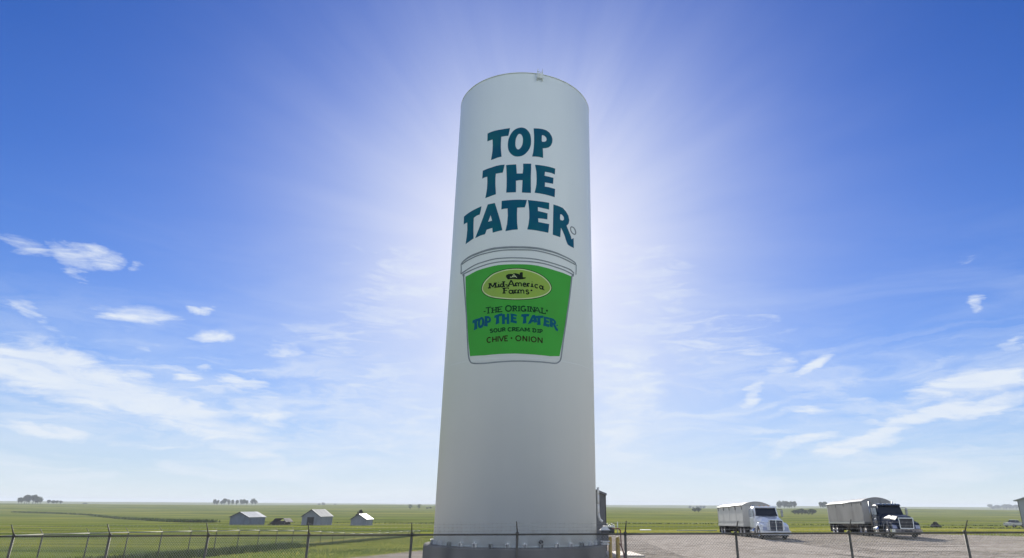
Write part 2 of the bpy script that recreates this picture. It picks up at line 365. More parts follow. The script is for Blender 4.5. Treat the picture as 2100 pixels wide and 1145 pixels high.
def on_tower(u, z, off=0.0):
    p = u/TR; r = TR+off; return (r*math.sin(p), -r*math.cos(p), z)
for k in range(34):                      # anchor chairs round the foot
    a = 2*math.pi*(k+.3)/34; ca_, sa = math.cos(a), math.sin(a)
    m = MB()
    def L(r, t, z): return (r*ca_-t*sa, r*sa+t*ca_, z)
    for t in (-.07, .055):
        m.hexa([L(TR-.01, t, ZB), L(TR+.13, t, ZB), L(TR+.13, t+.015, ZB), L(TR-.01, t+.015, ZB)], [L(TR-.01, t, ZB+.13), L(TR+.10, t, ZB+.13), L(TR+.10, t+.015, ZB+.13), L(TR-.01, t+.015, ZB+.13)])
    m.hexa([L(TR-.01, -.09, ZB+.13), L(TR+.13, -.09, ZB+.13), L(TR+.13, .09, ZB+.13), L(TR-.01, .09, ZB+.13)], [L(TR-.01, -.09, ZB+.145), L(TR+.13, -.09, ZB+.145), L(TR+.13, .09, ZB+.145), L(TR-.01, .09, ZB+.145)])
    m.tube(L(TR+.08, 0, ZB), L(TR+.08, 0, ZB+.19), .016, n=6)
    m.build('anchor_bracket', M['galv'] if k % 3 == 0 else M['white_metal'], tower)
# small hatch low on the shell, and a ladder head over the rim
m = MB(); c0 = on_tower(1.33, 1.58); m.ring([(0, .0), (.085, .0), (.085, .05), (0, .05)], (0, 0, 0), 'Y', 20)
o = m.build('drain_cap', M['dark'], tower); o.location = on_tower(1.18, 1.56, .045); o.rotation_euler = (0, 0, 1.18/TR)
lh = MB()
for s_ in (-.2, .2):
    lh.tube((s_, .10, -.55), (s_, .10, .02), .028, n=6); lh.tube((s_, .10, .02), (s_*.8, .02, .30), .028, n=6)
lh.tube((-.18, .06, .12), (.18, .06, .10), .022, n=6); lh.box(-.24, .24, .0, .03, -.38, -.35); lh.box(-.22, .22, .02, .035, -.36, .0)
o = lh.build('ladder_head', M['tower'], tower); o.scale = (.7, .7, .8); o.location = on_tower(.88, ZT, .12); o.rotation_euler = (0, 0, .88/TR)
# overflow pipe running down the right flank
pp = MB(); ua = TR*1.60
pts = [on_tower(ua, z, .12) for z in (3.72, 3.4, 3.0, 2.6)]+[on_tower(ua-.0, 2.35, .17), on_tower(ua, 2.25, .3)]
pp.path(pts, .055, 10); pp.build('overflow_pipe', M['white_metal'], tower)

DEC = {
'letter': 's-1767,20323 -1616,20355 -1407,20376 -1204,20383 -909,20383 -559,20398 -586,20235 -631,19964 -800,19967 -992,19960 -1000,19634 -994,19340 -973,19128 -938,18833 -1146,18815 -1342,18771 -1499,18744 -1463,19016 -1439,19261 -1435,19553 -1459,19898 -1595,19890 -1756,19871;s-70,20404 8,20411 77,20400 151,20380 224,20342 293,20279 355,20201 408,20116 449,20018 475,19899 490,19768 496,19631 491,19496 468,19372 435,19262 396,19171 347,19089 286,18999 215,18916 138,18854 56,18809 -34,18782 -123,18771 -207,18775 -286,18796 -363,18836 -434,18893 -501,18969 -558,19057 -598,19148 -625,19250 -641,19371 -645,19502 -637,19639 -616,19772 -582,19890 -538,19997 -489,20093 -432,20179 -367,20256 -288,20320 -179,20370;h-43,20038 -4,20011 31,19965 62,19904 85,19829 93,19739 92,19640 86,19534 69,19430 34,19339 -8,19263 -48,19208 -88,19176 -130,19170 -169,19185 -200,19218 -225,19265 -248,19321 -265,19392 -271,19492 -270,19601 -263,19698 -247,19789 -220,19874 -187,19945 -158,19996 -125,20028 -85,20043;s605,20399 851,20425 1079,20428 1273,20396 1433,20296 1544,20134 1592,19976 1577,19781 1507,19593 1398,19461 1243,19383 1080,19339 1096,19123 1105,18804 926,18824 742,18822 560,18801 602,19029 629,19302 639,19616 637,19974 621,20205;h1026,20055 1073,20086 1160,20061 1247,19985 1273,19895 1249,19784 1182,19731 1048,19700 1025,19759 1023,19928;s-1950,18272 -1776,18300 -1487,18327 -1191,18365 -1007,18377 -766,18371 -808,18133 -848,17945 -1032,17938 -1206,17935 -1216,17679 -1204,17356 -1178,17056 -1157,16821 -1316,16795 -1526,16752 -1722,16725 -1679,16985 -1653,17234 -1649,17532 -1669,17871 -1801,17872 -1959,17839;s-691,18336 -434,18341 -204,18344 -183,18110 -164,17842 120,17849 139,18111 128,18381 518,18404 522,18135 514,17705 521,17281 534,16830 318,16821 103,16828 115,17153 118,17487 -33,17485 -192,17453 -179,17152 -177,16838 -412,16842 -645,16846 -636,17177 -645,17602 -666,17967;s707,18366 925,18379 1204,18380 1471,18378 1745,18360 1728,18029 1536,18067 1206,18060 1188,17841 1412,17833 1654,17826 1634,17499 1414,17491 1212,17482 1204,17257 1416,17267 1742,17248 1722,16798 1522,16814 1217,16838 943,16850 703,16853 757,17094 787,17309 794,17629 774,17990;s-3152,16168 -2916,16210 -2632,16254 -2282,16297 -1923,16343 -1953,16134 -2004,15930 -2170,15918 -2377,15852 -2374,15580 -2359,15209 -2321,14763 -2552,14692 -2874,14615 -2817,15024 -2801,15363 -2840,15747 -2991,15747 -3131,15733;s-1570,16356 -1193,16369 -1005,15784 -874,15358 -768,14906 -972,14879 -1247,14836 -1274,15086 -1568,15040 -1647,14827 -1909,14809 -2216,14748 -2013,15194 -1867,15549 -1703,15978;h-1388,15757 -1302,15464 -1511,15439;s-853,16427 -590,16439 -233,16445 99,16449 97,16442 350,16447 310,16243 258,16051 83,16043 -94,16027 -100,15724 -82,15243 -42,14914 -302,14895 -621,14847 -554,15211 -532,15618 -555,16008 -702,16007 -854,15981;s394,16445 650,16436 990,16433 1436,16437 1434,16079 1132,16098 875,16118 882,15916 1134,15891 1356,15868 1347,15550 1114,15553 898,15542 907,15351 1139,15335 1444,15327 1399,14874 1007,14897 673,14919 393,14927 449,15212 476,15549 464,15887 432,16202;s1653,16397 1914,16387 2184,16349 2383,16209 2531,16031 2585,15824 2544,15638 2409,15475 2527,15265 2679,15017 2725,14873 2873,14968 2885,14461 2675,14471 2478,14523 2377,14688 2293,14907 2182,15119 2074,15285 2034,14780 1814,14802 1628,14817 1638,15329 1647,15915;h2033,15972 2128,15986 2239,15881 2253,15762 2169,15677 2047,15681 2020,15760',
'letter_mark': 's2715,15544 2769,15559 2835,15563 2896,15554 2950,15531 2998,15495 3035,15453 3059,15402 3072,15344 3069,15291 3046,15242 3008,15199 2961,15168 2902,15155 2836,15157 2776,15170 2725,15196 2681,15234 2649,15277 2633,15327 2629,15382 2635,15433 2651,15477 2677,15516;h2729,15490 2751,15495 2799,15498 2844,15491 2884,15472 2924,15441 2955,15404 2976,15361 2986,15311 2984,15273 2973,15247 2957,15228 2952,15224 2928,15220 2877,15221 2829,15231 2787,15252 2748,15284 2721,15319 2708,15359 2704,15406 2709,15445 2720,15474 2730,15490;s2794,15236 2807,15460 2739,15440 2727,15217;s2743,15405 2871,15418 2892,15474 2762,15460;s2821,15427 2896,15378 2954,15428 2877,15477;s2891,15430 2836,15341 2898,15336 2954,15426;s2902,15387 2781,15357 2774,15303 2895,15334;s2802,15316 2908,15235 2968,15284 2859,15364',
'outline': 's-3124,13634 -3088,13658 -3037,13693 -2973,13724 -2891,13749 -2795,13771 -2694,13793 -2593,13812 -2489,13831 -2379,13846 -2262,13859 -2138,13870 -2009,13883 -1871,13899 -1730,13918 -1594,13934 -1461,13947 -1329,13958 -1211,13967 -1120,13971 -1040,13973 -940,13973 -799,13973 -641,13973 -497,13974 -389,13975 -294,13973 -175,13971 -2,13969 194,13970 366,13972 489,13973 587,13972 687,13969 796,13967 905,13964 1014,13958 1125,13949 1238,13937 1353,13927 1471,13920 1589,13913 1709,13903 1832,13888 1959,13869 2090,13850 2229,13831 2374,13812 2507,13793 2624,13774 2727,13755 2813,13737 2872,13726 2906,13716 2935,13699 2968,13660 2997,13610 3018,13574 3088,13610 3068,13648 3038,13700 3001,13745 2962,13769 2918,13783 2856,13796 2768,13814 2662,13834 2542,13854 2406,13875 2261,13898 2121,13921 1990,13944 1862,13966 1736,13986 1612,14000 1492,14010 1375,14021 1260,14035 1144,14047 1030,14057 917,14063 805,14066 695,14069 594,14071 493,14073 367,14073 194,14071 -4,14071 -177,14072 -298,14075 -395,14076 -505,14076 -651,14076 -811,14076 -953,14076 -1056,14076 -1140,14075 -1236,14068 -1357,14059 -1491,14047 -1629,14032 -1770,14015 -1913,13995 -2052,13978 -2184,13965 -2312,13953 -2435,13938 -2550,13918 -2658,13896 -2762,13872 -2865,13847 -2965,13820 -3053,13790 -3122,13752 -3172,13711 -3204,13682;s-3068,13607 -2976,13625 -2851,13652 -2727,13678 -2614,13696 -2498,13713 -2379,13730 -2262,13750 -2144,13770 -2011,13787 -1860,13801 -1697,13813 -1522,13824 -1327,13837 -1123,13851 -936,13863 -779,13870 -637,13872 -495,13872 -359,13872 -224,13870 -65,13868 143,13869 375,13875 583,13878 743,13874 880,13864 1018,13852 1172,13836 1328,13818 1475,13802 1603,13790 1719,13779 1837,13766 1965,13749 2097,13730 2226,13712 2352,13692 2475,13671 2596,13652 2726,13634 2854,13618 2946,13607 2987,13669 2893,13678 2762,13694 2631,13711 2507,13730 2382,13750 2253,13769 2121,13788 1987,13806 1857,13822 1736,13836 1618,13847 1490,13859 1342,13874 1184,13892 1029,13907 888,13920 749,13930 586,13934 375,13930 142,13925 -66,13923 -226,13926 -362,13927 -499,13928 -642,13927 -787,13926 -946,13919 -1135,13908 -1342,13894 -1539,13881 -1716,13870 -1882,13858 -2037,13845 -2175,13829 -2297,13809 -2417,13789 -2538,13773 -2657,13757 -2777,13739 -2908,13714 -3038,13688 -3133,13671;s-3194,13678 -3182,13609 -3166,13512 -3155,13418 -3153,13326 -3156,13235 -3159,13171 -3085,13147 -3083,13211 -3080,13302 -3081,13396 -3092,13492 -3108,13589 -3119,13657;s3015,13605 3013,13542 3009,13453 3005,13366 2998,13280 2990,13196 2985,13137 3046,13151 3052,13211 3060,13296 3067,13382 3072,13471 3075,13560 3078,13623;s-3078,13147 -3017,13155 -2930,13168 -2826,13186 -2706,13211 -2574,13244 -2438,13276 -2297,13308 -2152,13341 -2013,13368 -1886,13386 -1762,13399 -1626,13412 -1471,13432 -1308,13454 -1149,13471 -1003,13479 -858,13481 -702,13481 -532,13480 -353,13478 -162,13475 52,13470 279,13465 482,13461 641,13455 776,13447 913,13435 1060,13422 1210,13407 1362,13390 1517,13373 1675,13354 1839,13335 2017,13318 2203,13302 2365,13288 2484,13276 2572,13264 2649,13246 2728,13215 2798,13177 2848,13150 2907,13203 2856,13230 2781,13269 2694,13302 2607,13322 2513,13335 2390,13346 2225,13359 2037,13375 1857,13392 1693,13410 1532,13428 1375,13446 1222,13462 1071,13477 922,13491 784,13502 646,13510 485,13516 281,13520 53,13525 -163,13530 -355,13533 -536,13535 -707,13536 -864,13536 -1012,13534 -1163,13526 -1325,13510 -1490,13488 -1646,13468 -1783,13455 -1910,13443 -2042,13425 -2186,13398 -2335,13365 -2481,13334 -2621,13302 -2757,13271 -2879,13246 -2986,13230 -3075,13218 -3137,13211;s-2952,13080 -2888,13080 -2795,13083 -2685,13089 -2559,13104 -2420,13125 -2282,13146 -2150,13164 -2015,13182 -1871,13201 -1709,13224 -1539,13248 -1375,13270 -1219,13286 -1066,13299 -917,13308 -769,13314 -623,13316 -479,13317 -340,13317 -202,13316 -52,13314 127,13311 318,13309 485,13308 604,13307 699,13304 807,13299 944,13291 1096,13283 1249,13270 1401,13252 1556,13230 1716,13208 1887,13188 2064,13170 2226,13151 2364,13131 2486,13108 2592,13089 2684,13073 2757,13060 2807,13052 2848,13110 2796,13119 2721,13132 2627,13147 2519,13165 2394,13188 2251,13208 2085,13226 1906,13245 1734,13264 1573,13285 1415,13307 1261,13326 1105,13338 952,13346 813,13353 704,13359 608,13362 487,13363 319,13364 127,13366 -52,13369 -204,13371 -343,13372 -483,13372 -629,13371 -776,13369 -926,13363 -1078,13354 -1233,13342 -1392,13326 -1560,13304 -1732,13280 -1895,13258 -2042,13239 -2179,13222 -2315,13204 -2457,13184 -2598,13164 -2725,13150 -2835,13144 -2928,13143 -2993,13143;s-2994,13136 -2823,13079 -2802,12957 -2964,13015;s2716,13087 2877,13165 2859,13008 2725,12979;s-2945,13064 -2891,12777 -2815,12374 -2744,11986 -2683,11672 -2625,11371 -2568,11035 -2509,10618 -2450,10170 -2398,9786 -2359,9499 -2326,9272 -2290,9092 -2252,8967 -2210,8886 -2161,8824 -2113,8773 -2049,8736 -1947,8709 -1793,8685 -1603,8668 -1388,8658 -1148,8661 -887,8673 -621,8685 -360,8695 -91,8705 200,8711 546,8710 922,8709 1243,8711 1465,8710 1625,8706 1756,8712 1861,8735 1932,8769 1987,8813 2035,8854 2073,8910 2105,9014 2137,9179 2167,9396 2210,9675 2276,10052 2356,10499 2433,10926 2500,11297 2563,11645 2623,11991 2683,12376 2740,12757 2781,13026 2696,13011 2657,12743 2602,12363 2544,11981 2486,11637 2424,11290 2359,10921 2284,10495 2206,10050 2141,9673 2099,9393 2069,9178 2039,9017 2010,8922 1985,8885 1945,8852 1899,8814 1846,8788 1755,8768 1631,8762 1471,8766 1247,8767 925,8764 548,8765 199,8766 -93,8761 -364,8750 -627,8740 -894,8729 -1156,8717 -1395,8714 -1607,8724 -1794,8741 -1943,8764 -2030,8787 -2065,8808 -2102,8849 -2145,8902 -2180,8971 -2215,9090 -2249,9266 -2281,9491 -2319,9777 -2369,10159 -2426,10607 -2483,11023 -2539,11358 -2594,11658 -2652,11970 -2721,12356 -2793,12757 -2845,13042',
'green': 's-2741,12930 -2436,12974 -2008,13069 -1620,13115 -1259,13155 -916,13187 -476,13191 -49,13189 596,13189 921,13166 1371,13108 1849,13052 2238,13018 2747,12962 2560,11866 2326,10687 2124,9666 1997,9085 1522,9032 709,9049 -13,9064 -742,9056 -1408,9039 -2168,9081 -2318,9830 -2477,10908 -2620,11846',
'oval_dark': 's-1713,12181 -1704,12252 -1678,12329 -1632,12412 -1568,12497 -1489,12579 -1394,12658 -1277,12740 -1145,12814 -995,12866 -840,12908 -691,12945 -544,12974 -390,12990 -252,12999 -164,13005 -86,13007 13,13005 116,12999 212,12992 318,12977 458,12951 610,12916 760,12875 905,12826 1040,12770 1162,12708 1270,12639 1364,12565 1443,12492 1506,12417 1553,12336 1584,12260 1598,12207 1596,12155 1578,12085 1541,12009 1481,11931 1400,11853 1296,11779 1172,11711 1033,11652 877,11600 701,11556 518,11522 341,11500 163,11487 -28,11482 -212,11485 -356,11494 -499,11510 -682,11533 -868,11564 -1028,11599 -1176,11643 -1322,11706 -1452,11779 -1551,11860 -1625,11939 -1670,12000 -1695,12056 -1711,12116',
'oval_cream': 's-1674,12172 -1665,12238 -1641,12310 -1597,12389 -1536,12472 -1460,12551 -1367,12629 -1254,12709 -1126,12781 -981,12832 -828,12874 -681,12911 -537,12939 -385,12954 -248,12964 -161,12970 -86,12971 12,12969 114,12964 208,12957 313,12942 451,12916 600,12882 748,12840 892,12792 1023,12738 1143,12677 1248,12609 1339,12537 1415,12466 1476,12394 1520,12317 1549,12244 1562,12197 1560,12155 1544,12093 1510,12024 1456,11952 1380,11878 1280,11808 1160,11742 1024,11684 870,11633 696,11590 514,11556 339,11534 162,11521 -29,11516 -212,11519 -355,11528 -498,11544 -680,11567 -865,11598 -1023,11632 -1167,11675 -1309,11736 -1433,11807 -1527,11883 -1596,11957 -1636,12011 -1658,12060 -1672,12114',
'oval_olive': 's-1619,12159 -1611,12218 -1590,12283 -1549,12358 -1491,12436 -1420,12512 -1331,12587 -1222,12666 -1100,12735 -961,12784 -812,12825 -667,12862 -526,12889 -378,12905 -243,12914 -157,12920 -84,12922 11,12920 112,12914 203,12907 305,12894 440,12868 587,12834 732,12793 872,12746 1000,12692 1116,12633 1216,12567 1304,12497 1377,12429 1433,12362 1474,12290 1500,12222 1511,12185 1509,12156 1496,12103 1468,12045 1420,11981 1351,11915 1258,11849 1143,11786 1010,11729 861,11679 689,11637 509,11604 335,11582 159,11569 -30,11563 -212,11567 -354,11576 -496,11591 -677,11615 -861,11646 -1016,11679 -1156,11721 -1292,11779 -1408,11845 -1493,11915 -1556,11983 -1590,12028 -1606,12066 -1617,12110',
'barn': 's-525,12577 -509,12677 -414,12719 -281,12724 -233,12703 -177,12738 -93,12753 -17,12727 59,12708 107,12679 86,12759 151,12804 226,12798 235,12562 378,12561 345,12496 215,12465 65,12450 -199,12468 -445,12460 -475,12525',
'barn_light': 's-257,12531 -152,12680 -172,12696 -277,12547;s-180,12679 -40,12518 -22,12536 -163,12696;s-210,12565 -97,12568 -99,12594 -212,12591;s-327,12539 -280,12568 -293,12591 -340,12562',
'brand': 's-1243,12086 -1227,12337 -1308,12354 -1323,12103;s-1356,12095 -1204,12094 -1213,12148 -1365,12150;s-1338,12292 -1187,12290 -1195,12345 -1347,12347;s-1293,12331 -1155,12130 -1104,12159 -1242,12359;s-1102,12126 -983,12328 -1038,12364 -1157,12163;s-1049,12346 -1014,12096 -938,12097 -972,12346;s-1079,12291 -933,12293 -940,12347 -1087,12345;s-1046,12095 -900,12098 -908,12152 -1054,12149;s-806,12098 -812,12264 -888,12270 -882,12103;s-913,12098 -769,12103 -777,12157 -921,12152;s-860,12321 -838,12322 -844,12364 -866,12364;s-607,12193 -621,12245 -670,12236 -656,12183;s-612,12230 -658,12281 -694,12247 -648,12196;s-646,12273 -708,12291 -717,12240 -655,12222;s-694,12291 -754,12270 -733,12220 -673,12241;s-740,12280 -782,12228 -740,12192 -699,12244;s-774,12245 -787,12177 -737,12161 -723,12230;s-788,12195 -770,12127 -720,12136 -738,12204;s-778,12142 -732,12091 -696,12125 -742,12176;s-745,12099 -682,12081 -673,12132 -735,12150;s-697,12081 -637,12102 -657,12152 -717,12131;s-650,12092 -609,12144 -650,12179 -691,12128;s-617,12128 -606,12181 -657,12195 -667,12142;s-580,12106 -588,12375 -663,12379 -654,12110;s-685,12105 -545,12111 -551,12164 -692,12159;s-692,12321 -551,12326 -558,12379 -699,12374;s-542,12187 -443,12190 -447,12232 -546,12230;s-392,12100 -257,12401 -310,12430 -446,12128;s-487,12113 -349,12115 -352,12169 -491,12167;s-309,12402 -155,12109 -105,12137 -258,12429;s-198,12120 -61,12126 -64,12179 -201,12173;s-364,12195 -184,12201 -187,12243 -367,12237;s-38,12123 -42,12295 -114,12295 -110,12123;s-142,12123 -5,12123 -6,12177 -143,12177;s-58,12230 -29,12264 -66,12300 -95,12266;s-57,12240 -10,12269 -35,12314 -83,12285;s-47,12256 10,12263 4,12315 -53,12308;s-28,12266 27,12250 39,12301 -16,12317;s-9,12270 33,12232 65,12272 23,12310;s9,12269 26,12217 73,12234 56,12286;s19,12254 29,12122 78,12126 68,12258;s69,12231 98,12265 62,12301 32,12267;s70,12240 117,12270 92,12316 44,12286;s81,12257 137,12264 131,12317 74,12309;s99,12267 154,12252 166,12303 111,12318;s118,12271 160,12234 192,12275 150,12312;s136,12271 153,12219 200,12236 183,12288;s146,12256 156,12124 205,12128 195,12260;s255,12192 394,12188 396,12241 257,12244;s403,12196 408,12233 358,12239 354,12202;s410,12215 387,12278 341,12259 363,12196;s398,12261 355,12308 319,12271 361,12224;s370,12298 314,12318 297,12269 353,12248;s330,12317 272,12306 281,12254 338,12265;s287,12313 241,12272 273,12232 319,12273;s252,12287 227,12226 273,12206 297,12266;s231,12247 231,12179 280,12179 281,12246;s227,12200 250,12137 296,12157 273,12219;s240,12154 283,12108 318,12145 275,12191;s268,12118 324,12098 340,12148 284,12167;s308,12099 365,12111 356,12163 299,12150;s351,12104 385,12135 352,12174 318,12143;s494,12123 491,12295 418,12291 422,12119;s387,12123 525,12119 527,12173 390,12177;s475,12216 499,12248 460,12280 436,12248;s479,12222 514,12266 476,12299 441,12255;s480,12240 529,12262 511,12310 462,12288;s488,12255 541,12251 546,12303 494,12307;s503,12263 536,12243 563,12288 529,12309;s695,12115 693,12287 620,12282 622,12110;s585,12119 724,12106 732,12159 593,12172;s640,12342 664,12340 670,12382 645,12384;s933,12245 896,12275 863,12232 900,12202;s914,12265 856,12283 838,12233 896,12214;s876,12281 816,12275 817,12223 877,12228;s834,12281 782,12251 805,12205 857,12236;s796,12263 762,12212 803,12184 837,12235;s769,12231 758,12169 808,12163 819,12224;s758,12190 770,12128 820,12142 807,12204;s762,12148 795,12094 838,12124 806,12178;s781,12110 829,12071 862,12113 814,12152;s811,12081 869,12062 887,12113 829,12131;s849,12064 909,12070 908,12123 848,12117;s891,12064 929,12087 906,12132 868,12109;s1164,12133 1151,12187 1100,12170 1114,12115;s1160,12170 1115,12225 1073,12190 1118,12134;s1130,12214 1068,12243 1043,12195 1104,12165;s1084,12240 1019,12234 1019,12181 1085,12188;s1030,12239 981,12194 1014,12156 1063,12201;s988,12206 972,12139 1022,12131 1038,12198;s972,12157 989,12088 1039,12105 1022,12174;s981,12105 1025,12049 1066,12085 1022,12141;s1010,12061 1071,12032 1097,12080 1035,12109;s1055,12034 1121,12041 1120,12094 1055,12087;s1109,12036 1159,12081 1126,12118 1077,12074;s1151,12069 1164,12120 1114,12128 1101,12077;s1121,12213 1123,12036 1183,12043 1182,12220;s1120,12040 1168,12011 1203,12065 1155,12094;s1089,12093 1228,12010 1244,12034 1105,12118;s-548,11790 -557,12067 -631,12071 -622,11794;s-655,11794 -515,11790 -517,11843 -657,11848;s-662,12018 -521,12013 -524,12067 -664,12071;s-630,12035 -382,12029 -384,12071 -632,12077;s-415,12063 -413,11995 -373,11994 -375,12062;s-588,11915 -452,11911 -454,11953 -590,11957;s-178,11874 -195,11928 -242,11914 -226,11860;s-186,11914 -240,11964 -272,11925 -218,11876;s-225,11955 -295,11973 -305,11923 -234,11905;s-278,11973 -347,11956 -333,11905 -264,11922;s-332,11964 -383,11915 -348,11876 -297,11925;s-375,11929 -392,11861 -344,11845 -326,11913;s-393,11876 -371,11807 -324,11821 -345,11889;s-380,11821 -326,11771 -294,11809 -348,11859;s-341,11779 -271,11761 -261,11812 -332,11829;s-288,11761 -219,11779 -233,11829 -302,11812;s-234,11771 -184,11820 -218,11858 -269,11809;s-192,11806 -178,11859 -226,11875 -240,11821;s-218,11965 -213,11784 -156,11783 -161,11964;s-210,11779 -155,11759 -138,11816 -193,11836;s-63,11788 -67,11965 -139,11965 -135,11788;s-167,11788 -31,11788 -32,11841 -169,11841;s-81,11887 -61,11921 -103,11949 -123,11917;s-77,11894 -48,11940 -89,11970 -118,11924;s-77,11912 -33,11937 -58,11983 -102,11958;s-74,11927 -25,11925 -23,11977 -73,11979;s-65,11939 -34,11917 -8,11961 -38,11982;s82,11788 78,11965 6,11964 11,11788;s-22,11789 114,11787 114,11840 -22,11842;s62,11899 91,11933 54,11968 25,11934;s62,11908 110,11937 85,11983 37,11953;s73,11925 129,11931 124,11983 67,11976;s91,11935 145,11917 159,11967 105,11985;s111,11938 152,11899 184,11938 143,11977;s129,11936 145,11883 192,11900 176,11952;s138,11920 148,11785 197,11789 187,11924;s188,11898 218,11932 181,11967 152,11932;s189,11907 237,11937 212,11982 164,11952;s199,11924 256,11931 251,11982 194,11975;s217,11934 272,11917 286,11967 231,11984;s237,11937 278,11899 311,11939 270,11977;s255,11936 272,11883 319,11900 302,11953;s265,11920 275,11785 324,11789 314,11924;s516,11961 472,11992 444,11948 488,11917;s487,11986 417,11992 411,11940 482,11934;s431,11995 373,11964 395,11917 453,11948;s377,11969 364,11909 412,11898 425,11958;s362,11914 402,11862 441,11895 401,11947;s390,11871 456,11848 473,11897 406,11920;s428,11857 500,11832 517,11882 445,11907;s466,11858 507,11802 547,11835 505,11891;s497,11851 483,11787 531,11777 546,11841;s513,11827 451,11793 473,11747 535,11782;s493,11803 417,11809 412,11757 488,11751;s456,11795 408,11828 380,11785 428,11751;s681,11959 667,11927 633,11912 598,11922 583,11952 597,11984 631,11999 666,11988',
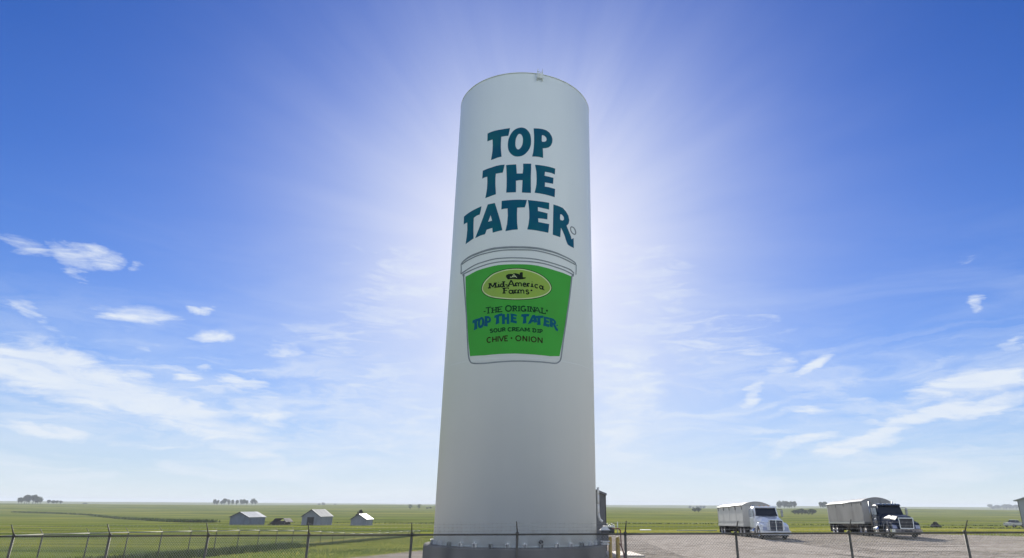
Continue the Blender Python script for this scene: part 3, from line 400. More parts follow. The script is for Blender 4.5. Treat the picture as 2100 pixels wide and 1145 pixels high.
'text_dark': 's-1529,11014 -1431,11014 -1440,11060 -1537,11060;s-1431,11171 -1173,11188 -1183,11234 -1442,11217;s-1336,11205 -1324,10922 -1264,10916 -1276,11199;s-1357,10917 -1226,10920 -1233,10960 -1364,10957;s-1069,10923 -1079,11176 -1138,11181 -1128,10928;s-1160,10922 -1032,10929 -1039,10969 -1167,10962;s-1168,11135 -1040,11142 -1048,11182 -1176,11175;s-894,10935 -903,11187 -961,11191 -951,10939;s-982,10933 -857,10942 -865,10981 -990,10972;s-990,11145 -865,11154 -872,11194 -998,11185;s-1099,11029 -923,11040 -931,11086 -1108,11074;s-803,10942 -811,11185 -868,11189 -859,10946;s-890,10940 -767,10948 -773,10988 -897,10979;s-898,11143 -774,11151 -780,11191 -904,11183;s-847,11154 -641,11169 -649,11214 -855,11199;s-832,11047 -683,11059 -691,11104 -839,11093;s-839,10930 -634,10946 -641,10991 -847,10975;s-217,11104 -229,11164 -282,11155 -270,11094;s-220,11142 -261,11210 -307,11182 -266,11114;s-245,11192 -305,11242 -338,11199 -278,11149;s-285,11231 -358,11257 -374,11204 -301,11178;s-336,11253 -412,11253 -409,11196 -332,11197;s-390,11257 -461,11230 -439,11177 -368,11204;s-441,11242 -498,11192 -461,11148 -404,11198;s-484,11210 -520,11142 -472,11112 -435,11180;s-513,11164 -524,11087 -470,11075 -459,11152;s-525,11110 -509,11033 -455,11041 -471,11118;s-518,11055 -477,10986 -431,11013 -471,11082;s-492,11004 -431,10953 -399,10996 -459,11047;s-452,10965 -379,10938 -363,10991 -436,11018;s-401,10942 -325,10943 -328,10999 -405,10999;s-347,10939 -277,10966 -298,11019 -369,10991;s-296,10954 -240,11005 -277,11048 -333,10997;s-254,10987 -218,11055 -266,11084 -302,11016;s-225,11033 -217,11094 -270,11104 -279,11043;s-123,10960 -129,11211 -183,11211 -177,10960;s-209,10960 -90,10960 -91,11000 -210,11000;s-214,11171 -96,11171 -97,11211 -216,11211;s-165,11173 -56,11172 -57,11228 -167,11229;s-97,11179 -37,11157 -20,11210 -80,11232;s-74,11182 -31,11136 7,11176 -37,11221;s-54,11177 -37,11117 15,11133 -3,11192;s-38,11165 -52,11105 0,11091 14,11150;s-31,11146 -73,11100 -33,11061 8,11107;s-37,11125 -95,11102 -75,11049 -17,11073;s-55,11110 -154,11108 -152,11052 -53,11054;s-98,11066 -4,10952 29,10981 -65,11095;s128,10964 123,11214 69,11213 75,10963;s43,10962 161,10965 160,11004 42,11001;s38,11173 156,11176 155,11215 37,11212;s383,11193 337,11227 306,11181 351,11147;s357,11217 288,11235 274,11181 343,11163;s309,11234 239,11224 246,11168 316,11178;s259,11231 198,11195 224,11146 286,11182;s214,11209 170,11151 212,11116 256,11174;s180,11171 159,11099 210,11082 231,11154;s161,11122 165,11046 219,11049 215,11125;s160,11069 189,10999 238,11021 210,11091;s177,11019 226,10964 265,11002 216,11057;s208,10977 273,10945 296,10995 232,11028;s252,10951 322,10945 327,11001 256,11007;s301,10942 369,10965 353,11019 285,10996;s350,10954 405,11002 370,11045 316,10997;s391,10985 418,11036 370,11062 344,11011;s421,10964 419,11083 376,11081 378,10963;s411,11091 314,11091 313,11046 410,11046;s533,10964 529,11215 475,11212 479,10961;s446,10963 565,10962 566,11002 447,11002;s442,11174 561,11174 563,11213 443,11214;s636,10962 632,11213 578,11210 582,10959;s547,10965 667,10956 671,10996 551,11004;s543,11176 663,11168 667,11207 547,11215;s587,11198 765,10936 801,10963 623,11225;s811,10952 807,11202 752,11198 756,10948;s720,10953 841,10946 846,10986 725,10992;s717,11164 839,11158 843,11197 721,11204;s792,10941 929,11181 891,11202 755,10962;s710,10957 831,10947 837,10986 716,10997;s891,11179 1038,10918 1078,10943 930,11204;s993,10934 1117,10926 1123,10966 999,10974;s824,11010 1001,10996 1008,11041 830,11055;s1159,10929 1156,11196 1100,11190 1102,10924;s1066,10929 1190,10924 1196,10963 1071,10969;s1063,11156 1188,11150 1194,11190 1068,11196;s1118,10915 1299,10908 1305,10953 1124,10960;s1312,10920 1311,10989 1265,10984 1266,10915;s1412,11086 1397,11048 1361,11029 1324,11039 1309,11073 1323,11111 1360,11130 1397,11119;s-1055,10196 -1090,10216 -1112,10177 -1077,10157;s-1072,10210 -1131,10218 -1132,10172 -1074,10164;s-1111,10219 -1167,10208 -1152,10162 -1095,10173;s-1150,10215 -1193,10185 -1162,10146 -1119,10176;s-1185,10196 -1201,10152 -1155,10132 -1138,10176;s-1202,10161 -1181,10116 -1136,10130 -1157,10175;s-1189,10125 -1141,10096 -1119,10135 -1167,10163;s-1158,10102 -1100,10094 -1098,10140 -1157,10148;s-1139,10135 -1137,10102 -1089,10098 -1090,10131;s-1129,10093 -1067,10085 -1066,10131 -1128,10139;s-1105,10097 -1055,10069 -1034,10109 -1084,10137;s-1086,10102 -1064,10056 -1020,10072 -1042,10117;s-1066,10100 -1084,10056 -1038,10035 -1021,10080;s-1060,10085 -1105,10055 -1075,10016 -1030,10046;s-1072,10068 -1132,10057 -1117,10011 -1058,10023;s-1095,10058 -1157,10066 -1158,10020 -1096,10012;s-1119,10053 -1156,10074 -1177,10035 -1140,10014;s-829,10129 -837,10169 -883,10164 -875,10124;s-829,10150 -857,10198 -898,10178 -870,10130;s-844,10183 -887,10218 -915,10184 -873,10148;s-870,10209 -921,10226 -933,10182 -882,10165;s-902,10223 -956,10221 -949,10174 -896,10177;s-937,10225 -985,10204 -962,10161 -914,10182;s-969,10215 -1007,10178 -971,10143 -934,10180;s-995,10194 -1019,10146 -975,10123 -952,10170;s-1013,10165 -1020,10111 -972,10101 -966,10155;s-1021,10132 -1010,10077 -963,10082 -974,10136;s-1017,10096 -989,10048 -948,10068 -976,10116;s-1001,10063 -959,10028 -930,10062 -973,10097;s-976,10037 -924,10020 -913,10063 -964,10081;s-943,10022 -890,10025 -897,10071 -950,10069;s-908,10020 -861,10042 -884,10084 -931,10063;s-877,10031 -839,10068 -874,10102 -912,10065;s-851,10052 -828,10100 -871,10123 -894,10075;s-833,10081 -828,10121 -875,10131 -880,10091;s-820,10214 -815,10083 -769,10081 -773,10212;s-819,10104 -805,10061 -761,10071 -774,10114;s-813,10074 -779,10040 -748,10072 -782,10105;s-794,10050 -748,10031 -733,10073 -779,10093;s-768,10036 -716,10031 -716,10078 -768,10082;s-737,10030 -688,10041 -700,10086 -750,10076;s-707,10033 -664,10057 -689,10098 -732,10074;s-679,10045 -649,10081 -685,10112 -715,10077;s-656,10066 -646,10109 -691,10123 -701,10080;s-648,10088 -652,10219 -699,10221 -694,10090;s-576,10055 -581,10223 -627,10225 -622,10057;s-649,10056 -548,10057 -550,10089 -651,10088;s-653,10191 -552,10192 -554,10224 -656,10224;s-610,10194 -525,10194 -528,10240 -613,10240;s-559,10199 -510,10183 -499,10228 -548,10243;s-543,10202 -506,10169 -477,10203 -514,10236;s-528,10203 -513,10158 -470,10171 -485,10215;s-514,10198 -527,10154 -482,10139 -470,10184;s-508,10186 -542,10153 -509,10119 -475,10152;s-512,10172 -559,10155 -541,10111 -494,10128;s-526,10161 -603,10160 -599,10113 -522,10115;s-559,10125 -486,10049 -461,10073 -534,10149;s-235,10220 -266,10240 -289,10201 -258,10181;s-248,10232 -297,10244 -305,10199 -257,10187;s-278,10243 -326,10236 -319,10190 -270,10197;s-309,10242 -352,10219 -329,10178 -286,10201;s-337,10231 -370,10194 -336,10161 -303,10198;s-360,10210 -380,10163 -339,10143 -318,10190;s-375,10183 -381,10131 -336,10123 -330,10175;s-382,10152 -372,10100 -328,10106 -337,10158;s-379,10119 -355,10072 -315,10092 -339,10139;s-367,10089 -331,10052 -300,10083 -336,10120;s-347,10063 -302,10040 -283,10081 -328,10104;s-320,10046 -271,10040 -268,10086 -317,10092;s-290,10039 -243,10051 -255,10095 -302,10084;s-260,10043 -230,10063 -257,10102 -286,10081;s-138,10059 -143,10226 -187,10226 -183,10059;s-210,10058 -111,10060 -112,10092 -211,10091;s-213,10193 -114,10194 -116,10227 -215,10225;s-172,10196 -86,10197 -87,10243 -174,10242;s-119,10202 -70,10187 -59,10231 -107,10246;s-102,10205 -65,10173 -37,10208 -74,10240;s-87,10205 -72,10161 -30,10175 -45,10219;s-73,10201 -86,10157 -43,10143 -30,10188;s-66,10190 -101,10156 -70,10122 -35,10155;s-71,10175 -118,10158 -103,10115 -55,10131;s-86,10164 -164,10162 -161,10116 -83,10118;s-119,10127 -46,10052 -21,10078 -94,10153;s40,10061 36,10228 -9,10228 -5,10061;s-32,10062 66,10060 66,10092 -32,10095;s-35,10197 63,10195 63,10227 -35,10229;s7,10203 132,10201 132,10238 7,10240;s15,10129 106,10128 106,10165 16,10166;s10,10049 136,10047 136,10084 11,10086;s156,10049 255,10215 224,10234 125,10069;s91,10060 189,10058 189,10091 91,10092;s224,10215 333,10047 362,10068 254,10235;s298,10058 396,10058 397,10090 298,10090;s179,10097 308,10096 309,10133 179,10133;s407,10056 419,10223 374,10226 362,10059;s334,10058 433,10057 434,10089 335,10091;s347,10193 445,10191 446,10224 348,10225;s381,10215 459,10080 490,10099 412,10234;s490,10081 563,10214 532,10232 459,10098;s525,10220 543,10053 588,10059 570,10226;s498,10191 597,10191 598,10223 499,10223;s515,10056 614,10056 615,10088 516,10088;s766,10045 763,10212 718,10209 720,10042;s691,10047 791,10040 795,10072 694,10079;s689,10182 789,10175 793,10207 692,10214;s732,10181 795,10177 801,10223 737,10228;s767,10180 809,10174 818,10220 775,10226;s778,10183 826,10161 846,10204 798,10226;s798,10180 837,10143 869,10178 830,10215;s817,10170 842,10122 883,10146 857,10194;s831,10154 841,10100 886,10111 876,10165;s840,10135 832,10082 878,10077 886,10131;s844,10116 818,10069 858,10048 884,10095;s842,10097 801,10063 829,10028 870,10062;s833,10081 783,10065 795,10021 845,10037;s818,10070 739,10074 734,10028 814,10024;s986,10032 984,10199 938,10196 940,10028;s910,10033 1012,10027 1016,10060 914,10065;s908,10168 1011,10162 1014,10195 912,10200;s1071,10028 1069,10195 1022,10191 1024,10024;s994,10028 1097,10023 1101,10056 998,10061;s992,10163 1095,10159 1099,10191 996,10196;s1036,10164 1117,10161 1122,10208 1041,10210;s1083,10168 1131,10150 1151,10194 1103,10212;s1101,10169 1137,10134 1171,10169 1136,10203;s1118,10166 1131,10121 1177,10137 1163,10183;s1131,10160 1118,10115 1163,10105 1177,10151;s1140,10150 1103,10116 1133,10083 1171,10117;s1137,10136 1088,10121 1098,10076 1148,10091;s1123,10126 1048,10126 1045,10080 1119,10079',
'text_brown': 's-1129,9819 -1171,9844 -1195,9804 -1153,9779;s-1152,9837 -1215,9849 -1219,9801 -1156,9790;s-1194,9849 -1256,9838 -1241,9790 -1179,9801;s-1236,9845 -1290,9814 -1259,9772 -1206,9803;s-1274,9828 -1315,9781 -1273,9747 -1232,9794;s-1304,9799 -1329,9741 -1280,9718 -1255,9776;s-1324,9762 -1330,9698 -1278,9687 -1272,9751;s-1331,9720 -1319,9655 -1267,9658 -1280,9722;s-1326,9676 -1295,9618 -1249,9635 -1280,9693;s-1308,9635 -1260,9590 -1226,9621 -1273,9667;s-1278,9602 -1219,9575 -1201,9618 -1260,9645;s-1239,9580 -1176,9575 -1178,9623 -1241,9628;s-1196,9573 -1137,9590 -1157,9637 -1216,9619;s-1155,9581 -1117,9609 -1151,9649 -1189,9621;s-1008,9597 -1017,9838 -1067,9841 -1058,9600;s-847,9605 -856,9845 -905,9848 -896,9607;s-1034,9695 -872,9702 -880,9750 -1041,9743;s-764,9607 -773,9848 -822,9850 -813,9610;s-768,9841 -658,9603 -615,9621 -724,9858;s-614,9602 -521,9845 -566,9865 -659,9622;s-462,9616 -469,9856 -517,9858 -509,9618;s-498,9823 -359,9829 -363,9877 -503,9871;s-487,9718 -386,9722 -391,9770 -492,9766;s-491,9602 -352,9609 -357,9656 -496,9650;s234,9745 224,9797 178,9788 188,9736;s231,9778 197,9836 157,9811 191,9753;s210,9821 158,9864 129,9827 180,9784;s175,9854 113,9877 97,9832 160,9809;s132,9874 66,9875 66,9827 132,9826;s85,9878 23,9856 39,9811 101,9832;s40,9866 -10,9824 20,9786 70,9828;s2,9839 -30,9781 11,9757 43,9814;s-23,9800 -33,9734 13,9725 23,9791;s-34,9753 -21,9687 25,9696 12,9762;s-28,9706 7,9648 46,9672 12,9730;s-6,9663 45,9620 74,9657 23,9700;s28,9630 90,9606 106,9651 44,9675;s71,9610 137,9609 137,9657 71,9658;s118,9606 179,9628 164,9673 102,9651;s163,9618 213,9661 183,9698 133,9655;s200,9646 233,9703 192,9727 160,9669;s226,9685 234,9737 188,9744 180,9693;s328,9620 323,9859 276,9858 281,9618;s280,9845 448,9598 486,9626 319,9872;s490,9613 486,9852 439,9850 444,9611;s597,9609 593,9849 546,9847 550,9607;s900,9716 890,9768 843,9757 853,9705;s897,9749 864,9808 822,9782 855,9723;s877,9792 826,9837 794,9800 844,9755;s844,9826 782,9852 762,9807 823,9781;s801,9847 735,9851 730,9803 796,9799;s755,9853 692,9834 704,9788 767,9807;s709,9843 658,9802 686,9765 737,9806;s670,9816 638,9759 678,9736 711,9794;s644,9778 634,9712 680,9706 691,9772;s633,9732 646,9666 692,9676 680,9742;s639,9685 672,9626 713,9651 680,9710;s659,9642 709,9597 741,9633 691,9678;s692,9608 753,9581 773,9626 712,9652;s734,9586 800,9582 805,9630 739,9634;s780,9580 843,9599 831,9645 768,9625;s826,9590 878,9632 849,9668 797,9627;s865,9617 898,9675 857,9697 824,9639;s892,9656 900,9708 853,9713 844,9661;s991,9588 988,9828 940,9824 943,9585;s944,9811 1127,9564 1168,9595 984,9841;s1172,9581 1170,9822 1120,9818 1123,9577;s-157,9747 -167,9719 -195,9707 -223,9719 -235,9748 -224,9776 -197,9787 -169,9775',
'text_teal': 's-2121,10693 -2072,10713 -2003,10730 -1935,10742 -1834,10751 -1712,10761 -1719,10713 -1731,10633 -1790,10630 -1857,10622 -1855,10524 -1849,10435 -1839,10372 -1823,10283 -1896,10267 -1963,10241 -2017,10222 -2007,10309 -2002,10387 -2003,10478 -2016,10582 -2061,10571 -2113,10555;s-1644,10800 -1621,10801 -1601,10796 -1579,10787 -1557,10773 -1537,10751 -1519,10724 -1504,10696 -1492,10663 -1484,10624 -1480,10583 -1478,10539 -1480,10496 -1486,10458 -1495,10424 -1507,10397 -1520,10373 -1538,10346 -1558,10322 -1581,10304 -1605,10292 -1631,10285 -1658,10283 -1682,10285 -1706,10293 -1729,10306 -1750,10324 -1770,10348 -1787,10376 -1799,10405 -1807,10437 -1812,10476 -1814,10517 -1812,10561 -1806,10603 -1796,10641 -1783,10675 -1769,10705 -1752,10732 -1732,10756 -1709,10776 -1676,10791;h-1636,10684 -1624,10675 -1614,10660 -1604,10640 -1598,10616 -1595,10587 -1595,10556 -1597,10522 -1602,10490 -1612,10461 -1624,10438 -1636,10421 -1648,10412 -1660,10411 -1672,10416 -1681,10427 -1689,10442 -1696,10460 -1701,10483 -1703,10515 -1702,10549 -1700,10580 -1696,10609 -1688,10635 -1678,10657 -1670,10673 -1660,10683 -1648,10687;s-1475,10815 -1390,10813 -1313,10802 -1250,10782 -1200,10742 -1166,10686 -1151,10636 -1155,10580 -1176,10530 -1210,10499 -1260,10487 -1313,10485 -1308,10420 -1305,10325 -1365,10343 -1428,10352 -1493,10355 -1478,10420 -1468,10498 -1464,10589 -1464,10692 -1469,10759;h-1331,10697 -1315,10704 -1287,10691 -1258,10663 -1250,10635 -1258,10604 -1280,10593 -1324,10593 -1331,10611 -1332,10660;s-999,10792 -949,10813 -864,10840 -772,10867 -713,10879 -635,10887 -649,10821 -662,10768 -722,10758 -777,10748 -781,10677 -777,10588 -769,10506 -762,10441 -812,10424 -876,10398 -933,10377 -921,10454 -913,10525 -912,10609 -918,10702 -956,10693 -1001,10672;s-662,10842 -592,10847 -528,10848 -520,10778 -511,10697 -433,10697 -430,10776 -436,10856 -327,10854 -324,10773 -322,10645 -316,10518 -308,10381 -367,10383 -427,10388 -427,10487 -430,10588 -471,10589 -515,10580 -509,10488 -505,10392 -570,10392 -633,10390 -635,10491 -642,10621 -651,10731;s-278,10862 -215,10856 -137,10843 -65,10827 7,10806 4,10722 -46,10743 -135,10760 -139,10703 -78,10690 -14,10674 -17,10590 -75,10600 -131,10608 -132,10549 -74,10542 12,10519 9,10402 -43,10417 -127,10437 -204,10451 -274,10459 -259,10522 -251,10579 -250,10664 -257,10760;s208,10825 283,10837 387,10847 486,10853 485,10851 561,10853 548,10798 532,10745 479,10742 426,10736 423,10652 427,10520 437,10429 360,10419 268,10399 288,10502 296,10614 291,10721 249,10716 206,10704;s684,10805 802,10840 859,10712 900,10615 932,10507 862,10489 770,10462 764,10521 671,10491 645,10434 568,10413 484,10377 544,10496 588,10590 640,10704;h734,10677 759,10612 693,10591;s841,10789 916,10803 1022,10816 1122,10825 1122,10823 1199,10827 1186,10770 1170,10715 1116,10711 1062,10704 1059,10620 1063,10486 1074,10394 994,10387 899,10369 921,10470 929,10582 924,10688 882,10683 838,10670;s1202,10795 1274,10791 1369,10784 1491,10772 1489,10671 1406,10687 1334,10698 1335,10641 1405,10628 1466,10614 1462,10524 1397,10532 1336,10535 1337,10480 1403,10469 1487,10456 1473,10328 1362,10348 1266,10362 1185,10368 1204,10448 1215,10544 1216,10639 1210,10727;s1504,10776 1598,10761 1691,10736 1757,10688 1804,10632 1821,10575 1808,10529 1766,10494 1803,10431 1850,10356 1864,10315 1908,10330 1911,10194 1849,10211 1788,10238 1756,10288 1728,10351 1691,10414 1654,10464 1640,10332 1562,10350 1495,10363 1498,10498 1502,10651;h1640,10647 1672,10645 1710,10611 1714,10579 1686,10562 1644,10570 1635,10592;s1911,10473 1889,10437 1846,10430 1825,10460 1846,10497 1889,10503'}
def parse(s):
    out = []
    for e in s.split(';'):
        out.append((e[0] == 'h', [Vector((int(a)/1000, int(b)/1000)) for a, b in (q.split(',') for q in e[1:].split())]))
    return out
def decal(name, polys, off, m, parent, slices=True):
    """flat paint: union of polygons minus holes in the unrolled plane, wrapped on the shell"""
    vs, fs, ed = [], [], []
    for h, p in polys:
        ar = sum(a.x*b.y-b.x*a.y for a, b in zip(p, p[1:]+p[:1]))
        if ar < 0: p = p[::-1]
        o = len(vs); vs += p; fs.append(tuple(range(o, o+len(p))))
    us = [v.x for v in vs]; zs = [v.y for v in vs]
    u = math.floor(min(us)/.09)*.09+.031
    while u < max(us):
        ed.append((len(vs), len(vs)+1)); vs += [Vector((u, min(zs)-.01)), Vector((u, max(zs)+.01))]; u += .09
    r = delaunay_2d_cdt(vs, ed, fs, 0, 1e-6)
    keep = [f for f, of in zip(r[2], r[5]) if any(not polys[i][0] for i in of if i < len(polys)) and not any(polys[i][0] for i in of if i < len(polys))]
    used = sorted({i for f in keep for i in f}); ix = {i: k for k, i in enumerate(used)}
    mb = MB(); mb.add([on_tower(r[0][i].x, r[0][i].y, off) for i in used], [tuple(ix[i] for i in f) for f in keep], True)
    o = mb.build(name, m, parent, fix=False)
    bm = bmesh.new(); bm.from_mesh(o.data)
    for f in bm.faces:
        c = f.calc_center_median()
        if f.normal.x*c.x+f.normal.y*c.y < 0: f.normal_flip()
    bm.to_mesh(o.data); bm.free()
    return o
M['teal'] = mat('teal_paint', (.002, .088, .175), .6, 0, .1, .8, spec=.12, col2=(.002, .125, .165))
M['green'] = mat('green_paint', (.062, .39, .055), .6, 0, .1, .8, spec=.12, col2=(.062, .35, .05))
M['grey_line'] = paint('grey_paint', (.26, .30, .325)); M['oval_dark'] = paint('dark_green_paint', (.010, .045, .010)); M['cream'] = paint('cream_paint', (.66, .80, .42))
M['olive'] = mat('olive_paint', (.30, .46, .075), .6, 0, .1, 1.2, spec=.12, col2=(.26, .43, .10)); M['ink'] = paint('black_paint', (.008, .018, .010)); M['deep_green'] = paint('deep_green_paint', (.008, .06, .022))
M['maroon'] = paint('maroon_paint', (.035, .022, .008))
grp = []; cur = None
for h, p in parse(DEC['letter']):
    if not h: cur = [(h, p)]; grp.append(cur)
    else: cur.append((h, p))
for q in grp: decal('painted_letter', q, .005, M['teal'], tower)
decal('registered_mark', parse(DEC['letter_mark']), .005, M['grey_line'], tower)
tub = decal('painted_tub', parse(DEC['outline']), .009, M['grey_line'], tower)
decal('green_label', parse(DEC['green']), .005, M['green'], tub)
for nm, k, off, mm in (('oval_border', 'oval_dark', .010, 'oval_dark'), ('oval_rim', 'oval_cream', .014, 'cream'), ('oval_badge', 'oval_olive', .018, 'olive'), ('barn_emblem', 'barn', .022, 'ink'), ('barn_highlight', 'barn_light', .026, 'cream'), ('badge_lettering', 'brand', .022, 'ink'), ('label_lettering', 'text_dark', .010, 'deep_green'), ('flavour_lettering', 'text_brown', .010, 'maroon'), ('title_lettering', 'text_teal', .010, 'teal')):
    decal(nm, parse(DEC[k]), off, M[mm], tub)

# ---------------------------------------------------------------- fences
def front_post(k): return Vector((-16.065+3.0408*k, 20.34-.2361*k, 1.957+.0392*k))
FE = empty('chain_link_fence', front_post(-3)-Vector((0, 0, 2.1)))
tag(FE, 'dark chain link fence with barbed wire arms crossing in front of the tower', 'fence')
FO = FE.location.copy()
def gz(p): return ground(p.x, p.y)
K0, K1 = -3, 14
sty = random.Random(3)
for k in range(K0, K1+1):
    p = front_post(k)-FO; b = gz(front_post(k))-FO.z-.2; m = MB(); ln = sty.uniform(-.035, .035)
    m.tube((p.x+ln, p.y, b), (p.x, p.y, p.z), .036, n=10); m.tube((p.x, p.y, p.z-.02), (p.x, p.y, p.z+.06), .044, n=10)
    m.tube((p.x, p.y, p.z+.02), (p.x+sty.uniform(-.02, .03), p.y-.24, p.z+.335+sty.uniform(-.02, .02)), .020, .014, n=6)
    m.build('post', M['old_galv'], FE)
MB().tube(front_post(K0)-FO, front_post(K1)-FO, .024, n=10).build('top_rail', M['old_galv'], FE)
for j, (dy, dz) in enumerate(((-.085, .12), (-.155, .215), (-.235, .31))):
    m = MB(); rr = random.Random(j)
    for k in range(K0, K1):
        a, b = front_post(k)-FO+Vector((0, dy, dz)), front_post(k+1)-FO+Vector((0, dy, dz)); n = 8
        pts = [a.lerp(b, i/n)+Vector((0, 0, -.03*math.sin(math.pi*i/n))) for i in range(n+1)]
        m.path(pts, .0032, 4)
        for i in range(24):
            q = a.lerp(b, (i+.5)/24)-Vector((0, 0, .03*math.sin(math.pi*(i+.5)/24)))
            m.tube(q+Vector((-.012, 0, -.028)), q+Vector((.012, 0, .028)), .0022, n=3, smooth=False)
    m.build('barbed_wire', M['wire'], FE)
def mesh_wires(A, B, pitch, r, parent, org, bot=.02):
    """woven diagonals of a chain-link panel between A and B (top points)"""
    m = MB(); d = B-A; Ln = Vector((d.x, d.y)).length; ux = d/Ln; n = int(Ln/pitch)
    nrm = Vector((-ux.y, ux.x, 0)).normalized()
    def gr(s_): q = A+ux*s_; return ground(q.x, q.y)+bot
    for sg in (1, -1):
        for i in range(-60, n+60):
            s0 = i*pitch; top = A+ux*s0; H = 2.05
            for it in range(3): H = top.z-gr(min(max(s0+sg*H*.95, 0), Ln))
            H = max(.2, H)
            s1 = s0+sg*H*.95; t0, t1 = 0.0, 1.0
            for lim, up in ((0, False), (Ln, True)):
                if s1 == s0: continue
                tt = (lim-s0)/(s1-s0)
                inside0 = (s0 >= 0) if not up else (s0 <= Ln)
                inside1 = (s1 >= 0) if not up else (s1 <= Ln)
                if not inside0 and not inside1: t0, t1 = 1, 0
                elif not inside0: t0 = max(t0, tt)
                elif not inside1: t1 = min(t1, tt)
            if t1-t0 < .02: continue
            a = A+ux*(s0+(s1-s0)*t0)+Vector((0, 0, -H*t0))+nrm*(.004*sg); b = A+ux*(s0+(s1-s0)*t1)+Vector((0, 0, -H*t1))+nrm*(.004*sg)
            m.tube(a-org, b-org, r, n=3, smooth=False)
    return m.build('chain_link_mesh', M['wire'], parent, fix=False)
mesh_wires(front_post(K0), front_post(K1), .078, .0032, FE, FO)

# side fence running away behind the tower, to the left
SR = [1.4, 1.33, 1.26, 1.19, 1.11, 1.02, .95, .84, .73, .63, .45, .28, .09, -.07, -.24, -.4, -.52, -.6, -.68, -.75]
def side_post(k):
    x, y = -25.30+3.05*.0803*k, 33.86+3.05*.99677*k
    z = SR[k] if 0 <= k < 20 else (SR[0]+.05*-k*.4 if k < 0 else SR[19]-.05*(k-19))
    return Vector((x, y, max(z, ground(x, y)+.8)))
SF = empty('side_fence', side_post(0)-Vector((0, 0, 1.6))); SO = SF.location.copy()
tag(SF, 'lighter chain link fence running back across the grass left of the tower', 'fence')
S0, S1 = -4, 23
for k in range(S0, S1+1):
    P = side_post(k); p = P-SO; m = MB()
    m.tube((p.x, p.y, ground(P.x, P.y)-SO.z-.15), (p.x, p.y, p.z), .034, n=8)
    m.tube((p.x, p.y, p.z), (p.x-.22, p.y-.03, p.z+.28), .018, .012, n=6)
    m.build('post', M['old_galv'], SF)
m = MB(); m.path([side_post(k)-SO for k in range(S0, S1+1)], .030, 8); m.build('top_rail', mat('glint_rail', (.40, .40, .33), .8, 0, .08, 3, spec=.05), SF)  # pale matt rail colour stands in for the sun's glint along it
m = MB()
for k in range(S0, S1):
    for dx, dz in ((-.10, .13), (-.2, .255)): m.tube(side_post(k)-SO+Vector((dx, 0, dz)), side_post(k+1)-SO+Vector((dx, 0, dz)), .003, n=3, smooth=False)
m.build('barbed_wire', M['wire'], SF)
m = MB()
for k in range(S0, S1):
    A, B = side_post(k), side_post(k+1); ln = (B-A).length; n = int(ln/.10)
    ha = A.z-ground(A.x, A.y)-.03; hb = B.z-ground(B.x, B.y)-.03; H = (ha+hb)/2
    for sg in (1, -1):
        for i in range(n):
            s0 = i/n; s1 = s0+sg*H*.95/ln; t = 1.0
            if s1 > 1: t = (1-s0)/(s1-s0)
            if s1 < 0: t = s0/(s0-s1)
            a = A.lerp(B, s0); b = A.lerp(B, s0+(s1-s0)*t)-Vector((0, 0, H*t))
            m.tube(a-SO, b-SO, .0026, n=3, smooth=False)
m.build('chain_link_mesh', M['wire'], SF, fix=False)

# ---------------------------------------------------------------- vegetation that nobody could count
def leafmat(name, c1, c2, tr=.35):
    m = D.materials.new(name); m.use_nodes = True; t = NT(m.node_tree); nt = m.node_tree
    p = nt.nodes['Principled BSDF']; gm = t.n('ShaderNodeNewGeometry')
    c = t.mix(gm.outputs['Random Per Island'], tuple(c1)+(1,), tuple(c2)+(1,)); t.put(p.inputs['Base Color'], c)
    p.inputs['Roughness'].default_value = .7; p.inputs['Specular IOR Level'].default_value = .2
    tl = t.n('ShaderNodeBsdfTranslucent'); t.put(tl.inputs[0], c); mx = t.n('ShaderNodeMixShader'); mx.inputs[0].default_value = tr
    nt.links.new(p.outputs[0], mx.inputs[1]); nt.links.new(tl.outputs[0], mx.inputs[2]); nt.links.new(mx.outputs[0], nt.nodes['Material Output'].inputs[0])
    return m
M['blade'] = leafmat('grass_blade', (.17, .19, .025), (.36, .34, .09), .5)
M['weed'] = leafmat('weed_blade', (.030, .055, .012), (.085, .115, .025), .3)
M['leaf'] = leafmat('leaf', (.030, .060, .014), (.065, .105, .022), .3)
M['bark'] = mat('bark', (.10, .08, .06), .9, 0, .3, 6, .5, 20)
def blades(name, spots, hr, wr, m, seed=1, label=None, cat=None, n_per=1, spread=.1):
    rr = random.Random(seed); mb = MB()
    for (x, y) in spots:
        for _ in range(n_per):
            a = rr.uniform(0, math.pi); px, py = x+rr.gauss(0, spread), y+rr.gauss(0, spread); h = rr.uniform(*hr); w_ = rr.uniform(*wr)
            z = ground(px, py)+.01; lx, ly = rr.gauss(0, .3)*h, rr.gauss(0, .3)*h; cx_, sy = math.cos(a)*w_, math.sin(a)*w_
            mb.add([(px-cx_, py-sy, z), (px+cx_, py+sy, z), (px+lx*.45+cx_*.6, py+ly*.45+sy*.6, z+h*.6), (px+lx, py+ly, z+h)], [(0, 1, 2, 3)])
    o = mb.build(name, m, fix=False); return tag(o, label, cat, kind='stuff')
def inside(p, poly):
    c = False; j = len(poly)-1
    for i in range(len(poly)):
        a, b = poly[i], poly[j]
        if (a[1] > p[1]) != (b[1] > p[1]) and p[0] < (b[0]-a[0])*(p[1]-a[1])/(b[1]-a[1])+a[0]: c = not c
        j = i
    return c
rr = random.Random(11); sp = []
while len(sp) < 15000:
    y = 30+68*rr.random()**1.2; x = rr.uniform(-27, 60)
    if inside((x, y), lawn_poly) and not inside((x, y), gravel_poly) and noise.noise((x*.5, y*.5, 2))+rr.uniform(-.4, .4) > -.1: sp.append((x, y))
blades('lawn_grass', sp, (.05, .16), (.012, .03), M['blade'], 2, 'short sunlit yellowish grass covering the lawn inside the fence', 'grass')
sp = []
